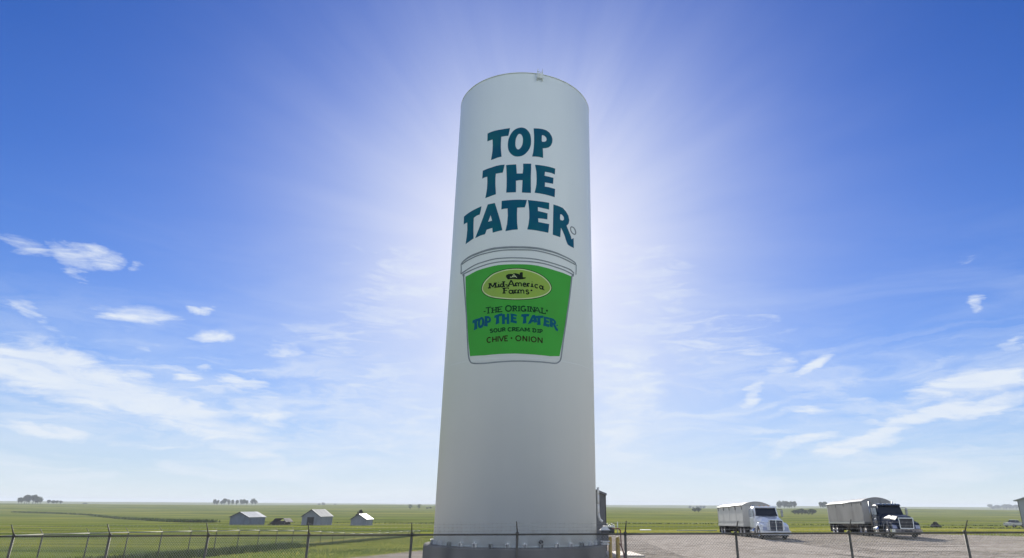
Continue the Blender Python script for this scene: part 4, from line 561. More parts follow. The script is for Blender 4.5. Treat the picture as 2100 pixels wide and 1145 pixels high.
for _ in range(15000):
    k = rr.uniform(-3.5, 9.5)**1.0; p = side_post(0)+Vector((.245*k, 3.04*k, 0)); d = abs(rr.gauss(0, 1))
    sp.append((p.x-.5+rr.gauss(0, .75), p.y))
blades('tall_weeds', sp, (.18, .52), (.012, .03), M['weed'], 3, 'dark tall weeds grown up along the foot of the side fence', 'weeds')
sp = []
for _ in range(5000):
    k = rr.uniform(9, 22); p = side_post(0)+Vector((.245*k, 3.04*k, 0)); sp.append((p.x-.3+rr.gauss(0, .5), p.y))
blades('fence_line_grass', sp, (.1, .3), (.012, .03), M['weed'], 4, 'low grass at the foot of the far end of the side fence', 'grass')
# crop rows edge tufts on the gravel rim
sp = []
for i in range(len(gravel_poly)):
    a, b = Vector(gravel_poly[i]), Vector(gravel_poly[(i+1) % len(gravel_poly)])
    if min(a.y, b.y) < 30: continue
    for _ in range(int((b-a).length*45)):
        q = a.lerp(b, rr.random())+Vector((rr.gauss(0, .5), rr.gauss(0, .5))); sp.append(tuple(q))
blades('gravel_edge_grass', sp, (.05, .17), (.012, .03), M['blade'], 5, 'ragged grass growing over the edge of the gravel lot', 'grass')

rr = random.Random(31); mb = MB()
n_st = 0
while n_st < 9000:
    y = 33+44*rr.random()**1.3; x = rr.uniform(-14, 46)
    if not inside((x, y), gravel_poly): continue
    n_st += 1; s_ = rr.uniform(.015, .055); z = ground(x, y)+.05; a = rr.uniform(0, 6.28)
    p = [(x+s_*math.cos(a+k*2.094)*rr.uniform(.7, 1.2), y+s_*math.sin(a+k*2.094)*rr.uniform(.7, 1.2), z) for k in range(3)]; t_ = (x+rr.uniform(-.3, .3)*s_, y+rr.uniform(-.3, .3)*s_, z+s_*rr.uniform(.6, 1.1))
    mb.add(p+[t_], [(0, 1, 3), (1, 2, 3), (2, 0, 3)])
o = mb.build('loose_stones', mat('stone', (.50, .45, .41), .9, 0, .25, 2.0, col2=(.20, .18, .16), world=True)); tag(o, 'loose stones scattered over the gravel lot', 'stones', kind='stuff')
def strip(pts, hr, n, wid, seed, label):
    rr = random.Random(seed); sp = []
    for _ in range(n):
        t = rr.random()*(len(pts)-1); i = int(t); a, b = Vector(pts[i]), Vector(pts[i+1]); q = a.lerp(b, t-i)+Vector((rr.gauss(0, wid), rr.gauss(0, wid))); sp.append(tuple(q))
    return blades('ditch_grass', sp, hr, (.12, .35), M['weed'], seed, label, 'ditch')
strip([(-452, 565), (-404, 542), (-340, 495), (-262, 405), (-204, 340), (-166, 296), (-152, 285), (-142, 284)], (.6, 1.5), 4200, 1.2, 21, 'dark grassy ditch line running diagonally across the left field')
strip([(-135, 292), (-110, 285), (-70, 282), (-40, 284)], (.15, .45), 420, 1.2, 22, 'thin dark weed line behind the pale sheds')
strip([(55, 128), (85, 124), (110, 122), (150, 118)], (.08, .25), 600, .6, 23, 'low dark weed line in the grass near the right hand building')
strip([(13, 205), (40, 210), (90, 212), (150, 205)], (.12, .35), 500, 2.2, 24, 'thin dark weed line across the field behind the trucks')

# ---------------------------------------------------------------- trees
def crown_mesh(seed, W, H, zb, n, lobes, leaf):
    rr = random.Random(seed); mb = MB(); L_ = []
    for i in range(lobes):
        a = rr.uniform(0, 6.28); r = rr.uniform(0, .55)*W/2
        L_.append((r*math.cos(a), r*math.sin(a), zb+(H-zb)*rr.uniform(.25, .85), rr.uniform(.30, .5)*W/2, rr.uniform(.2, .34)*(H-zb)))
    L_.append((0, 0, zb+(H-zb)*.55, W*.34, (H-zb)*.42))
    for _ in range(n):
        c = rr.choice(L_); u = Vector((rr.gauss(0, 1), rr.gauss(0, 1), rr.gauss(0, 1))).normalized(); k = rr.uniform(.55, 1.08)
        p = Vector((c[0]+u.x*c[3]*k, c[1]+u.y*c[3]*k, c[2]+u.z*c[4]*k))
        if p.z < zb*.7: continue
        q = Vector((rr.gauss(0, 1), rr.gauss(0, 1), rr.gauss(0, 1))).normalized(); e = q.orthogonal().normalized(); f = q.cross(e); s_ = leaf*rr.uniform(.6, 1.3)
        mb.add([p-e*s_, p-f*s_*.8, p+e*s_, p+f*s_*.8], [(0, 1, 2, 3)])
    return mb
def make_tree(name, seed, W, H, zb, n, lobes, leaf):
    t = empty(name); m = MB(); rr = random.Random(seed)
    m.tube((0, 0, -.5), (0, 0, zb+.25*(H-zb)), W*.035, W*.02, n=7)
    for i in range(6):
        a = rr.uniform(0, 6.28); m.tube((0, 0, zb*rr.uniform(.7, 1.1)), (math.cos(a)*W*.3, math.sin(a)*W*.3, zb+(H-zb)*rr.uniform(.35, .8)), W*.014, W*.006, n=5)
    m.build('trunk', M['bark'], t); crown_mesh(seed, W, H, zb, n, lobes, leaf).build('crown', M['leaf'], t, fix=False)
    return t
PT = [make_tree('tree', s_, 11, 12, 2.2, 900, 8, .62) for s_ in (1, 2, 3)]
PB = make_tree('bare_tree', 5, 11, 11, 2.5, 230, 7, .45)
PS = make_tree('bush', 6, 8, 4.5, .4, 600, 7, .45)
used = set()
def place_tree(proto, x, y, s_, rz, label, group, sz=1, cat='tree'):
    if proto.name in used: o = copy_tree(proto)
    else: o = proto; used.add(proto.name)
    o.location = (x, y, ground(x, y)); o.scale = (s_, s_, s_*sz); o.rotation_euler.z = rz
    tag(o, label, cat, group); return o
rt = random.Random(5)
def az_xy(px, dist):       # map azimuth of a compass-like column to a point at that range
    a = math.atan((px-1126)/1362.); return math.sin(a)*dist, math.cos(a)*dist
ORD = ['leftmost', 'second from left', 'third from left', 'fourth from left', 'fifth from left', 'sixth from left', 'seventh from left', 'eighth from left', 'ninth from left', 'tenth from left', 'eleventh from left']
def grove(px0, px1, n, dist, hts, label, group, proto=None, sz=1, dome=False, wide=1):
    for i in range(n):
        t = (i+.5)/n; px = px0+(px1-px0)*t+rt.uniform(-1, 1)*(px1-px0)/n*.25; d = dist*rt.uniform(.97, 1.03); x, y = az_xy(px, d)
        h = hts*(rt.uniform(.75, 1.12) if not dome else (.62+.45*math.sin(math.pi*t))*rt.uniform(.95, 1.05))
        pr = proto or PT[i % 3]; base_h = 12 if pr in PT else (11 if pr is PB else 4.5)
        lb = label if n == 1 else label.replace('tree', 'tree, '+('rightmost' if i == n-1 else ORD[i])+',', 1).replace('bush', 'bush, '+('rightmost' if i == n-1 else ORD[i])+',', 1)
        place_tree(pr, x, y, h/base_h*wide, rt.uniform(0, 6), lb, group, sz/wide, 'tree' if pr is not PS else 'bush')
grove(38, 90, 9, 1450, 13.0, 'dark tree in the domed grove on the far left horizon', 'trees of the far left grove', dome=True, wide=1.1)
grove(100, 130, 5, 1500, 6.5, 'low tree in the short row beside the domed far left grove', 'trees of the short row right of the far left grove', wide=1.5)
grove(172, 206, 4, 2300, 11, 'tiny hazy tree low on the horizon between the left groves', 'tiny hazy trees between the left groves', wide=1.5)
grove(437, 530, 12, 1650, 14, 'hazy tree in the long horizon row above the left shed', 'trees of the long row above the left shed')
grove(656, 668, 2, 2400, 16, 'tiny hazy tree on the horizon above the middle shed', 'tiny hazy trees above the middle shed')
grove(688, 692, 1, 2500, 15, 'single tiny hazy tree just right of the ones above the middle shed', None)
grove(838, 866, 2, 1050, 8.5, 'bare airy tree on the horizon left of the tower', 'bare airy trees just left of the tower', PB, wide=1.5)
grove(878, 889, 2, 1100, 2.6, 'tiny bush on the horizon beside the tower left edge', 'tiny bushes beside the tower', PS, wide=1.4)
grove(1421, 1440, 2, 760, 4.6, 'small bush alone in the field left of the white truck', 'two small field trees left of the white truck', PS, wide=1.05)
grove(1415, 1450, 5, 2400, 14, 'faint horizon tree behind the two lone field bushes', 'faint trees behind the two small field trees', wide=1.2)
grove(1596, 1636, 7, 1500, 15, 'hazy tree in the horizon grove right of the white truck', 'trees of the grove right of the white truck')
grove(1628, 1670, 6, 720, 5.2, 'low bush in front of the grove right of the white truck', 'bushes right of the white truck', PS, wide=1.3)
grove(1683, 1700, 3, 1300, 11, 'small tree behind the rear of the ribbed trailer', 'trees behind the dark truck trailer')
grove(2030, 2090, 9, 3300, 17, 'distant tree on the right horizon beside the pale building', 'distant hazy trees on the right horizon', wide=1.9)

# ---------------------------------------------------------------- sheds
M['shed_wall'] = mat('pale_siding', (.15, .18, .235), .8, 0, .12, .8, stretch=(1, 1, .3)); M['shed_wall2'] = mat('grey_siding', (.22, .24, .275), .8, 0, .12, .8, stretch=(1, 1, .3)); M['shed_roof'] = mat('metal_roof', (.40, .42, .44), .7, .0, .1, .7, spec=.2)
M['grey_roof'] = mat('grey_roof', (.27, .285, .28), .75, .0, .1, .7, spec=.1); M['white_roof'] = mat('white_roof', (.60, .60, .59), .6, .0, .05, .7, spec=.15); M['trim'] = mat('dark_trim', (.09, .09, .095), .7, 0, .2, 3)
def shed(name, loc, rz, W, Ln, he, hr, wm, rm, label, door=None, over=.3):
    """gable faces local -Y; ridge along Y"""
    t = empty(name, loc, rz); h = W/2
    MB().prism([(-h, -1), (h, -1), (h, he), (0, hr), (-h, he)], 0, Ln, 'Y').build('wall', wm, t)
    k = (hr-he)/h; m = MB()
    for s_ in (-1, 1):
        a = (s_*(h+over), he-k*over); n_ = .12
        m.hexa([(0, -over, hr+.02), (a[0], -over, a[1]+.02), (a[0], Ln+over, a[1]+.02), (0, Ln+over, hr+.02)], [(0, -over, hr+.02+n_), (a[0], -over, a[1]+.02+n_), (a[0], Ln+over, a[1]+.02+n_), (0, Ln+over, hr+.02+n_)])
    ro = m.build('roof', rm, t)
    m = MB()
    for s_ in (-1, 1):
        a = (s_*(h+over), he-k*over)
        m.hexa([(0, -over-.06, hr-.12), (a[0], -over-.06, a[1]-.12), (a[0], -over-.003, a[1]-.12), (0, -over-.003, hr-.12)], [(0, -over-.06, hr+.16), (a[0], -over-.06, a[1]+.16), (a[0], -over-.003, a[1]+.16), (0, -over-.003, hr+.16)])
    m.build('fascia', M['trim'], ro)
    if door:
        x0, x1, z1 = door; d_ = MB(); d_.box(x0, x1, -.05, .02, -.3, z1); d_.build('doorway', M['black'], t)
        m = MB(); m.box(x0-.12, x0, -.09, .02, -.3, z1+.12); m.box(x1, x1+.12, -.09, .02, -.3, z1+.12); m.box(x0, x1, -.09, .02, z1, z1+.12); m.build('door_frame', M['trim'], t)
    m = MB()
    for i in range(1, int(Ln/1.2)):     # standing seams
        y = i*1.2
        for s_ in (-1, 1):
            m.hexa([(0, y-.03, hr+.13), (s_*(h+over), y-.03, he-k*over+.13), (s_*(h+over), y+.03, he-k*over+.13), (0, y+.03, hr+.13)], [(0, y-.03, hr+.19), (s_*(h+over), y-.03, he-k*over+.19), (s_*(h+over), y+.03, he-k*over+.19), (0, y+.03, hr+.19)])
    m.build('roof_seams', rm, ro)
    return tag(t, label, 'shed')
gx = lambda x, y: (x, y, ground(x, y))
shed('shed', gx(-106.4, 231), R(-16), 7.7, 8.3, 2.45, 4.05, M['shed_wall'], M['shed_roof'], 'pale blue grey gabled shed with metal roof, leftmost in the field')
shed('shed', gx(-81.0, 229), R(-10), 6.8, 8.6, 2.8, 4.95, M['shed_wall2'], M['grey_roof'], 'grey gabled shed with a black open doorway in its front', door=(-1.25, 1.05, 2.5))
shed('shed', gx(-65.0, 230), R(-6), 5.4, 6.4, 2.0, 3.6, M['shed_wall2'], M['white_roof'], 'smallest pale shed with a bright white roof, nearest the tower')
# collapsed shed
M['old_wood'] = mat('weathered_boards', (.04, .034, .034), .9, 0, .3, 2, .5, 8); M['old_roof'] = mat('rusted_roof', (.065, .057, .057), .8, 0, .35, 1.2, .3, 6)
t = empty('collapsed_shed', gx(-93.2, 232), R(-12)); t.scale = (.88, .88, .88); tag(t, 'dark collapsed shed with a sagging broken roof between two pale sheds', 'shed')
MB().hexa([(-3.4, 0, -.5), (3.0, 0, -.5), (3.2, 4, -.5), (-3.0, 4, -.5)], [(-2.2, .3, 1.2), (2.4, .2, 1.5), (2.6, 3.6, 1.6), (-2, 3.6, 1.4)]).build('wall', M['old_wood'], t)
m = MB()
m.hexa([(-3.4, -.4, .25), (-1.4, -.2, 2.3), (-1.2, 4.3, 2.2), (-3.3, 4.4, .3)], [(-3.45, -.4, .4), (-1.4, -.2, 2.45), (-1.2, 4.3, 2.35), (-3.4, 4.4, .45)])
m.hexa([(-1.38, -.3, 2.25), (2.0, -.1, 2.4), (2.1, 4.4, 2.3), (-1.2, 4.3, 2.15)], [(-1.38, -.3, 2.4), (2.0, -.1, 2.55), (2.1, 4.4, 2.45), (-1.2, 4.3, 2.3)])
m.hexa([(2.05, -.2, 2.4), (3.6, -.5, .9), (3.6, 4.4, 1.0), (2.15, 4.4, 2.3)], [(2.1, -.2, 2.55), (3.7, -.5, 1.05), (3.7, 4.4, 1.15), (2.2, 4.4, 2.45)])
m.build('roof', M['old_roof'], t)
m = MB(); rb = random.Random(4)
for i in range(16):
    x = rb.uniform(-4.5, 3.8); y = rb.uniform(-1.6, -.1); a = rb.uniform(-.9, .9); l = rb.uniform(.8, 2.6)
    m.tube((x, y, .05), (x+l*math.cos(a), y+.3, .1+abs(l*math.sin(a))*.8), .07, n=4, smooth=False)
m.build('fallen_boards', M['old_wood'], t)
o = make_tree('dead_tree', 9, 3.2, 5.2, 1.0, 700, 5, .28); o.location = gx(-66.4, 236); tag(o, 'small dark bushy tree rising behind the white roofed shed', 'tree')
o.children[0].data.materials[0] = M['old_wood']
# dark heap in the right field
m = MB(); rb = random.Random(8); vs = [(0, 0, 1.45)]; n = 18
for k, (r, z) in enumerate(((.5, 1.2), (.95, .75), (1.45, .3), (1.8, -.2))):
    for i in range(n): a = 2*math.pi*i/n; q = r*rb.uniform(.8, 1.2); vs.append((q*math.cos(a)*1.1, q*math.sin(a), z*rb.uniform(.8, 1.15)))
fs = [(0, 1+i, 1+(i+1) % n) for i in range(n)]
for k in range(3):
    for i in range(n): j = (i+1) % n; fs.append((1+k*n+i, 1+(k+1)*n+i, 1+(k+1)*n+j, 1+k*n+j))
m.add(vs, fs); o = m.build('dirt_heap', mat('dark_earth', (.045, .038, .03), .95, 0, .3, 3, .6, 10)); o.location = gx(86.8, 150); o.scale = (.66, .66, .85); tag(o, 'small dark pointed heap in the grass right of the dark truck', 'heap')

# ---------------------------------------------------------------- buildings
M['siding'] = mat('grey_siding_ribbed', (.20, .205, .21), .6, .2, .1, 1.5); M['siding_light'] = mat('light_siding', (.33, .345, .37), .55, .1, .08, 1.0)
b = empty('utility_building', (2.40, 34.0, ground(2.4, 34)), -math.atan2(1.46, 11)); tag(b, 'dark grey metal sided building half hidden behind the right side of the tower', 'building')
m = MB(); m.box(-3.0, 0, 0, 11.1, -.3, 3.55)
for i in range(24): y = .25+i*.46; m.box(-.002, .035, y, y+.09, -.2, 3.5)
m.build('wall', M['siding'], b)
MB().box(-3.15, .15, -.1, 11.25, 3.55, 3.68).build('roof', M['trim'], b)
m = MB(); m.box(0, .09, 11.02, 11.12, -.3, 3.548); m.build('corner_trim', M['trim'], b)
t = empty('metal_building', (106.4, 150, ground(106, 150)), R(-41)); tag(t, 'large pale metal building cut off by the right edge of the picture', 'building')
MB().prism([(0, -1), (13, -1), (13, 5.9), (6.5, 8.0), (0, 5.9)], 0, 24, 'Y').build('wall', M['siding_light'], t)
m = MB()
for s_, x0, x1 in ((1, -.7, 6.5), (-1, 13.7, 6.5)):
    z0 = 5.9-.7*2.1/6.5; m.hexa([(x0, -.5, z0+.02), (x1, -.5, 8.03), (x1, 24.5, 8.03), (x0, 24.5, z0+.02)], [(x0, -.5, z0+.2), (x1, -.5, 8.2), (x1, 24.5, 8.2), (x0, 24.5, z0+.2)])
m.build('roof', M['shed_roof'], t)
m = MB(); m.box(1.6, 5.2, -.05, .02, -.3, 3.6); d_ = m.build('door', M['siding'], t)
MB().box(.0, .12, -.06, -.002, -.5, 5.75).build('corner_trim', M['trim'], t)

# ---------------------------------------------------------------- things beside the tower
t = empty('blower_unit', (2.49, 29.25, ZB)); t.scale = (.72, .72, .95); tag(t, 'grey blower box with a white hipped lid on the edge of the tower base', 'blower')
m = MB(); m.box(-.20, .20, -.2, .2, .16, .58); m.build('housing', mat('grey_enamel', (.10, .10, .10), .5), t, .02)
m = MB(); m.hexa([(-.31, -.31, .60), (.31, -.31, .60), (.31, .31, .60), (-.31, .31, .60)], [(-.13, -.13, .74), (.13, -.13, .74), (.13, .13, .74), (-.13, .13, .74)]); m.box(-.11, .11, -.11, .11, .742, .78); m.build('lid', M['white_metal'], t)
m = MB(); m.box(-.27, .27, -.27, .27, .11, .155); m.box(-.14, .14, -.14, .14, .04, .108); m.box(-.24, .24, -.24, .24, -.003, .038); m.build('flange', M['white_metal'], t)
t = empty('conduit', (3.1, 29.2, 0)); tag(t, 'rust red conduit pipes bending down beside the tower base', 'pipe')
M['rust'] = mat('rust_paint', (.20, .055, .04), .6, 0, .2, 6)
m = MB(); m.path([(-.3, 0, 2.0), (.02, 0, 2.0), (.06, 0, 1.9), (.08, 0, 1.3), (.22, -.05, .9), (.38, -.1, .55), (.55, -.1, .3)], .026, 8); m.build('upper_pipe', M['rust'], t)
m = MB(); m.path([(.0, .12, 1.4), (.12, .1, 1.25), (.2, .05, .8), (.4, 0, .35), (.42, 0, 0)], .020, 8); m.build('lower_pipe', M['rust'], t)
t0 = MB(); t0.box(-.32, .25, -.25, .2, -.2, .28); o = t0.build('concrete_block', M['concrete'], bevel=.02); o.location = (3.55, 31.2, 0); tag(o, 'small pale concrete block between the tower base and the yellow posts', 'block')
M['yellow'] = mat('yellow_paint', (.50, .33, .035), .5, 0, .2, 3, col2=(.30, .20, .03))
def bollard(loc, h, r, label):
    t = empty('bollard', loc); MB().tube((0, 0, -.3), (0, 0, h), r, n=14).build('post', M['yellow'], t)
    m = MB(); m.ring([(r, h-.004), (r*.9, h+.04), (r*.5, h+.07), (0, h+.08)], n=14); m.build('cap', M['yellow'], t); return tag(t, label, 'bollard')
bollard((3.02, 32.6, .0), 1.45, .085, 'yellow bollard touching the left of the pair beside the tower base')
bollard((3.26, 31.4, .0), 1.50, .10, 'thicker yellow bollard, right one of the pair beside the tower base')
m = MB(); m.prism([(3.55, 40.1), (5.75, 40.1), (5.3, 43.6), (3.6, 43.6)], ground(4.4, 41.5)-.1, ground(4.4, 41.5)+.16, 'Z'); o = m.build('concrete_slab', mat('pale_concrete', (.60, .52, .44), .85, 0, .1, 2, .2, 10), bevel=.01); tag(o, 'flat pinkish concrete slab on the gravel right of the yellow bollards', 'slab')
t = empty('utility_cabinet', gx(7.85, 84), R(-5)); tag(t, 'dark cabinet with a white lid standing behind the gravel right of the tower', 'cabinet')
MB().box(-.55, .5, -.4, .4, -.3, .72).build('body', M['dark'], t, .02); MB().box(-.62, .56, -.46, .46, .722, .9).build('lid', M['white_metal'], t, .02)
m = MB()
for x in (-.4, -.12, .18, .4): m.box(x-.08, x+.08, -.2, .2, .902, 1.1+.08*math.sin(x*9))
m.build('top_fittings', M['galv'], t)
o = MB().tube((0, 0, -.3), (0, 0, 1.35), .06, n=8).build('marker_post', M['white_metal']); o.location = gx(8.75, 84); tag(o, 'pale slim post standing right beside the dark white lidded cabinet', 'post')
m = MB(); m.box(-.75, .75, -.6, .6, -.1, .12); o = m.build('white_panel', M['white_metal'], bevel=.01); o.location = gx(14.0, 96); tag(o, 'small white flat panel lying in the grass beyond the gravel', 'panel')
m = MB(); m.tube((-2.6, 0, .12), (2.8, .6, .12), .06, n=8); o = m.build('irrigation_pipe', mat('dull_pipe', (.38, .40, .30), .7)); o.location = gx(19.5, 88); tag(o, 'long pale pipe lying in the grass left of the white truck', 'pipe')

# ---------------------------------------------------------------- trucks
M['tyre'] = mat('tyre_rubber', (.028, .027, .027), .85, 0, .2, 8); M['hub'] = mat('wheel_hub', (.42, .42, .42), .35, .6, .1, 8)
M['chrome'] = mat('chrome', (.62, .63, .65), .18, 1.0, .05, 4); M['glass'] = mat('dark_glass', (.010, .016, .030), .12, 0, .05, 1, spec=.35)
M['side_glass'] = mat('side_glass', (.10, .125, .14), .12, 0, .05, 1, spec=.4)
M['lamp'] = mat('headlight_glass', (.40, .42, .50), .12, .2, .1, 9); M['chassis'] = mat('chassis_black', (.022, .021, .020), .7, 0, .2, 3)
M['alu'] = mat('bare_aluminium', (.40, .395, .375), .5, .15, .14, .9, stretch=(1, 1, .3)); M['trailer_white'] = mat('trailer_white', (.52, .515, .48), .45, .0, .08, .8)
M['tarp'] = mat('roll_tarp', (.34, .335, .31), .55, 0, .1, .7); M['amber'] = mat('amber_lens', (.55, .22, .03), .3, 0, .05, 5)
M['white_body'] = mat('white_truck_paint', (.66, .69, .74), .22, 0, .04, 1.5, coat=.6); M['navy_body'] = mat('navy_truck_paint', (.012, .025, .055), .5, 0, .1, 1.5, spec=.12)
def wheel(parent, x, y, r=.51, w_=.28, dual=False, front=False):
    s_ = -1 if x < 0 else 1; W = w_*(2.1 if dual else 1)
    m = MB(); h = W/2
    prof = [(r*.56, -h), (r*.9, -h), (r, -h+.05), (r, h-.05), (r*.9, h), (r*.56, h)]
    if dual: prof = [(r*.56, -h), (r*.9, -h), (r, -h+.05), (r, -.03), (r*.88, -.012), (r*.88, .012), (r, .03), (r, h-.05), (r*.9, h), (r*.56, h)]
    m.ring(prof, (0, 0, 0), 'X', 28); m.ring([(r*.56, h), (r*.56, -h)], (0, 0, 0), 'X', 28)
    o = m.build('wheel', M['tyre'], parent); o.location = (x, y, r)
    q = MB(); e = s_*h
    if front: q.ring([(r*.57, e*.97), (r*.50, e*.97), (r*.46, e*.7), (r*.26, e*.75), (r*.24, e*1.12), (0, e*1.16)], (0, 0, 0), 'X', 24)
    else: q.ring([(r*.57, e*.97), (r*.50, e*.97), (r*.46, e*.55), (r*.26, e*.45), (r*.22, e*.92), (0, e*.95)], (0, 0, 0), 'X', 24)
    q.build('hub', M['hub'], o)
    return o
def make_truck(loc, rz, rx, dark, label):
    t = empty('grain_truck', loc, rz, rx); tag(t, label, 'truck', 'grain trucks parked on the gravel lot')
    body = M['navy_body'] if dark else M['white_body']; box_m = M['alu'] if dark else M['trailer_white']
    zf, zt, zc, L, hw = (1.13, 2.98, 3.36, 11.3, 1.30) if dark else (1.02, 2.76, 3.10, 10.6, 1.28)
    # ---- trailer box: sloping hopper ends below, flat sides above
    m = MB(); m.box(-hw, hw, 0, L, zf, zt)
    ribs = MB()
    if dark:
        n = 36
        for i in range(n): y = .12+(L-.24)*i/n; ribs.box(-hw-.06, -hw+.002, y, y+.11, zf+.16, zt-.06); ribs.box(hw-.002, hw+.06, y, y+.11, zf+.16, zt-.06)
    else:
        for y in (.05, L*.25, L*.5, L*.75, L-.15): ribs.box(-hw-.02, -hw+.002, y, y+.09, zf+.1, zt-.06); ribs.box(hw-.002, hw+.02, y, y+.09, zf+.1, zt-.06)
        for z in (zf+.30, zf+.42): ribs.box(-hw-.022, -hw-.001, .14, L-.15, z, z+.03)
    tb = m.build('trailer_box', box_m, t)
    ribs.build('side_ribs', box_m, tb)
    m = MB()
    for s_ in (-1, 1): x = s_*hw; m.box(min(x, x+s_*.05), max(x, x+s_*.05), -.03, L+.03, zt-.05, zt+.05); m.box(min(x, x+s_*.045), max(x, x+s_*.045), -.02, L+.02, zf-.06, zf+.10)
    m.box(-hw, hw, -.045, -.002, zf-.06, zf+.1)
    m.build('rails', M['galv'] if dark else M['trailer_white'], tb)
    # front bulkhead: arched top and vertical posts
    arch = [(-hw, zt)]+[(-hw+2*hw*i/12, zt+(zc-zt)*math.sin(math.pi*i/12)**.8) for i in range(1, 12)]+[(hw, zt)]
    MB().prism(arch, -.035, .03, 'Y').build('bulkhead', mat('bulkhead_grey', (.33, .33, .33), .6, .1, .12, 1) if dark else M['alu'], tb)
    m = MB()
    for x in (-.45, .45): m.box(x-.05, x+.05, -.085, -.037, zf+.1, zt+.1)
    m.build('bulkhead_posts', M['alu'], tb)
    m = MB(); N = 10; ys = [L*i/30 for i in range(31)]; vs = []; pr = [(-hw-.05, zt-.02)]+arch+[(hw+.05, zt-.02)]
    for y in ys:
        sag = .05*abs(math.sin(y*math.pi/(L/6)))
        for (x, z) in pr: vs.append((x, y, z+.045-sag*(1-abs(x)/hw)*.9))
    k = len(pr); fs = [(j*k+i, j*k+i+1, (j+1)*k+i+1, (j+1)*k+i) for j in range(30) for i in range(k-1)]
    m.add(vs, fs, True); tp = m.build('tarp_cover', M['tarp'], tb)
    sd = tp.modifiers.new('thick', 'SOLIDIFY'); sd.thickness = .02
    m = MB(); m.tube((-hw-.06, -.02, zt+.03), (-hw-.06, L, zt+.03), .045, n=8); m.build('tarp_roll_bar', M['galv'], tp)
    m = MB()
    for i in range(5): y = .12+L*.93*i/4; m.tube((-hw-.07, y, zt-.0), (-hw-.04, y+.03, zt-.34), .028, n=5)
    m.build('tarp_straps', M['dark'], tp)
    m = MB()
    for y0 in (2.6, 6.2):           # discharge hoppers
        m.hexa([(-.35, y0+.75, .55), (.35, y0+.75, .55), (.35, y0+1.45, .55), (-.35, y0+1.45, .55)], [(-hw+.12, y0-.2, zf-.002), (hw-.12, y0-.2, zf-.002), (hw-.12, y0+2.4, zf-.002), (-hw+.12, y0+2.4, zf-.002)])
    m.build('hopper', M['chassis'] if not dark else mat('hopper_grey', (.13, .125, .12), .7, .2, .2, 2), tb)
    m = MB(); m.box(-.5, -.4, .6, L-.2, zf-.22, zf-.062); m.box(.4, .5, .6, L-.2, zf-.22, zf-.062); m.box(-hw+.05, hw-.05, L-.1, L-.0, .5, zf-.062); m.build('subframe', M['chassis'], tb)
    m = MB()
    for x in (-.85, .85): m.box(x-.06, x+.06, 3.0, 3.12, .25, zf-.062); m.box(x-.14, x+.14, 2.92, 3.2, .2, .248)
    m.build('landing_gear', M['galv'], t)
    m = MB()
    for x in (-1.0, 1.0): m.box(x-.28, x+.28, L-.22, L-.19, .3, 1.0); m.box(x-.28, x+.28, 2.1, 2.13, .35, .98)
    m.build('mudflap', M['tyre'], t)
    for y in (L-1.0, L-2.25):
        for x in (-.93, .93): wheel(t, x, y, .49, .27, True)
        MB().tube((-.9, y, .49), (.9, y, .49), .07, n=8).build('axle', M['chassis'], t)
    for y in (.35, 1.65):
        for x in (-.93, .93): wheel(t, x, y, .51, .27, True)
        MB().tube((-.9, y, .51), (.9, y, .51), .08, n=8).build('axle', M['chassis'], t)
    # ---- tractor
    F = -5.55 if not dark else -6.1; CF = -2.95      # nose, cab front
    CB = -1.35
    m = MB(); m.box(-.48, -.36, F+.5, 2.3, .62, .9); m.box(.36, .48, F+.5, 2.3, .62, .9)
    for y in (-3.9, -1, .2, 1.6): m.box(-.36, .36, y, y+.15, .66, .84)
    m.build('frame', M['chassis'], t)
    m = MB(); m.ring([(0, .93), (.45, .93), (.48, .98), (.45, 1.0), (0, 1.0)], (0, .95, 0), 'Z', 20); m.build('fifth_wheel', M['chassis'], t)
    # cab: lofted sections
    def sec(y, hw_b, hw_t, zb, ztp): return [(-hw_b, y, zb), (-hw_b*1.0, y, zb+(ztp-zb)*.45), (-hw_t, y, ztp-.12), (-hw_t+.14, y, ztp), (hw_t-.14, y, ztp), (hw_t, y, ztp-.12), (hw_b, y, zb+(ztp-zb)*.45), (hw_b, y, zb)]
    zr = 2.72 if dark else 2.66
    S = [sec(CB, 1.06, .98, .88, zr-.02), sec(CB-.5, 1.08, 1.0, .88, zr+.02), sec(CF+.42, 1.08, .99, .88, zr-.01), sec(CF+.26, 1.08, .97, .88, zr-.10)]
    m = MB(); vs = [p for s_ in S for p in s_]; k = 8
    fs = [(j*k+i, j*k+(i+1) % k, (j+1)*k+(i+1) % k, (j+1)*k+i) for j in range(len(S)-1) for i in range(k)]+[tuple(range(k)), tuple(3*k+i for i in reversed(range(k)))]
    m.add(vs, fs)
    # cowl block in front of the doors below the windscreen
    m.hexa([(-1.06, CF-.12, .88), (1.06, CF-.12, .88), (1.06, CF+.26, .88), (-1.06, CF+.26, .88)], [(-1.02, CF-.10, 1.86), (1.02, CF-.10, 1.86), (1.06, CF+.25, 1.86), (-1.06, CF+.25, 1.86)])
    cab = m.build('cab', body, t, .035)
    # windscreen leaning back, with pillars
    zb_, zt_ = 1.87, zr-.14
    m = MB(); m.hexa([(-.96, CF-.10, zb_), (.96, CF-.10, zb_), (.96, CF+.27, zb_), (-.96, CF+.27, zb_)], [(-.88, CF+.20, zt_), (.88, CF+.20, zt_), (.88, CF+.27, zt_), (-.88, CF+.27, zt_)])
    ws = m.build('windscreen', M['glass'], cab)
    m = MB()
    for s_ in (-1, 1): m.tube((s_*1.0, CF-.08, zb_-.02), (s_*.91, CF+.20, zt_+.04), .055, n=6)
    m.tube((-.93, CF+.17, zt_+.03), (.93, CF+.17, zt_+.03), .05, n=6); m.build('pillars', body, cab)
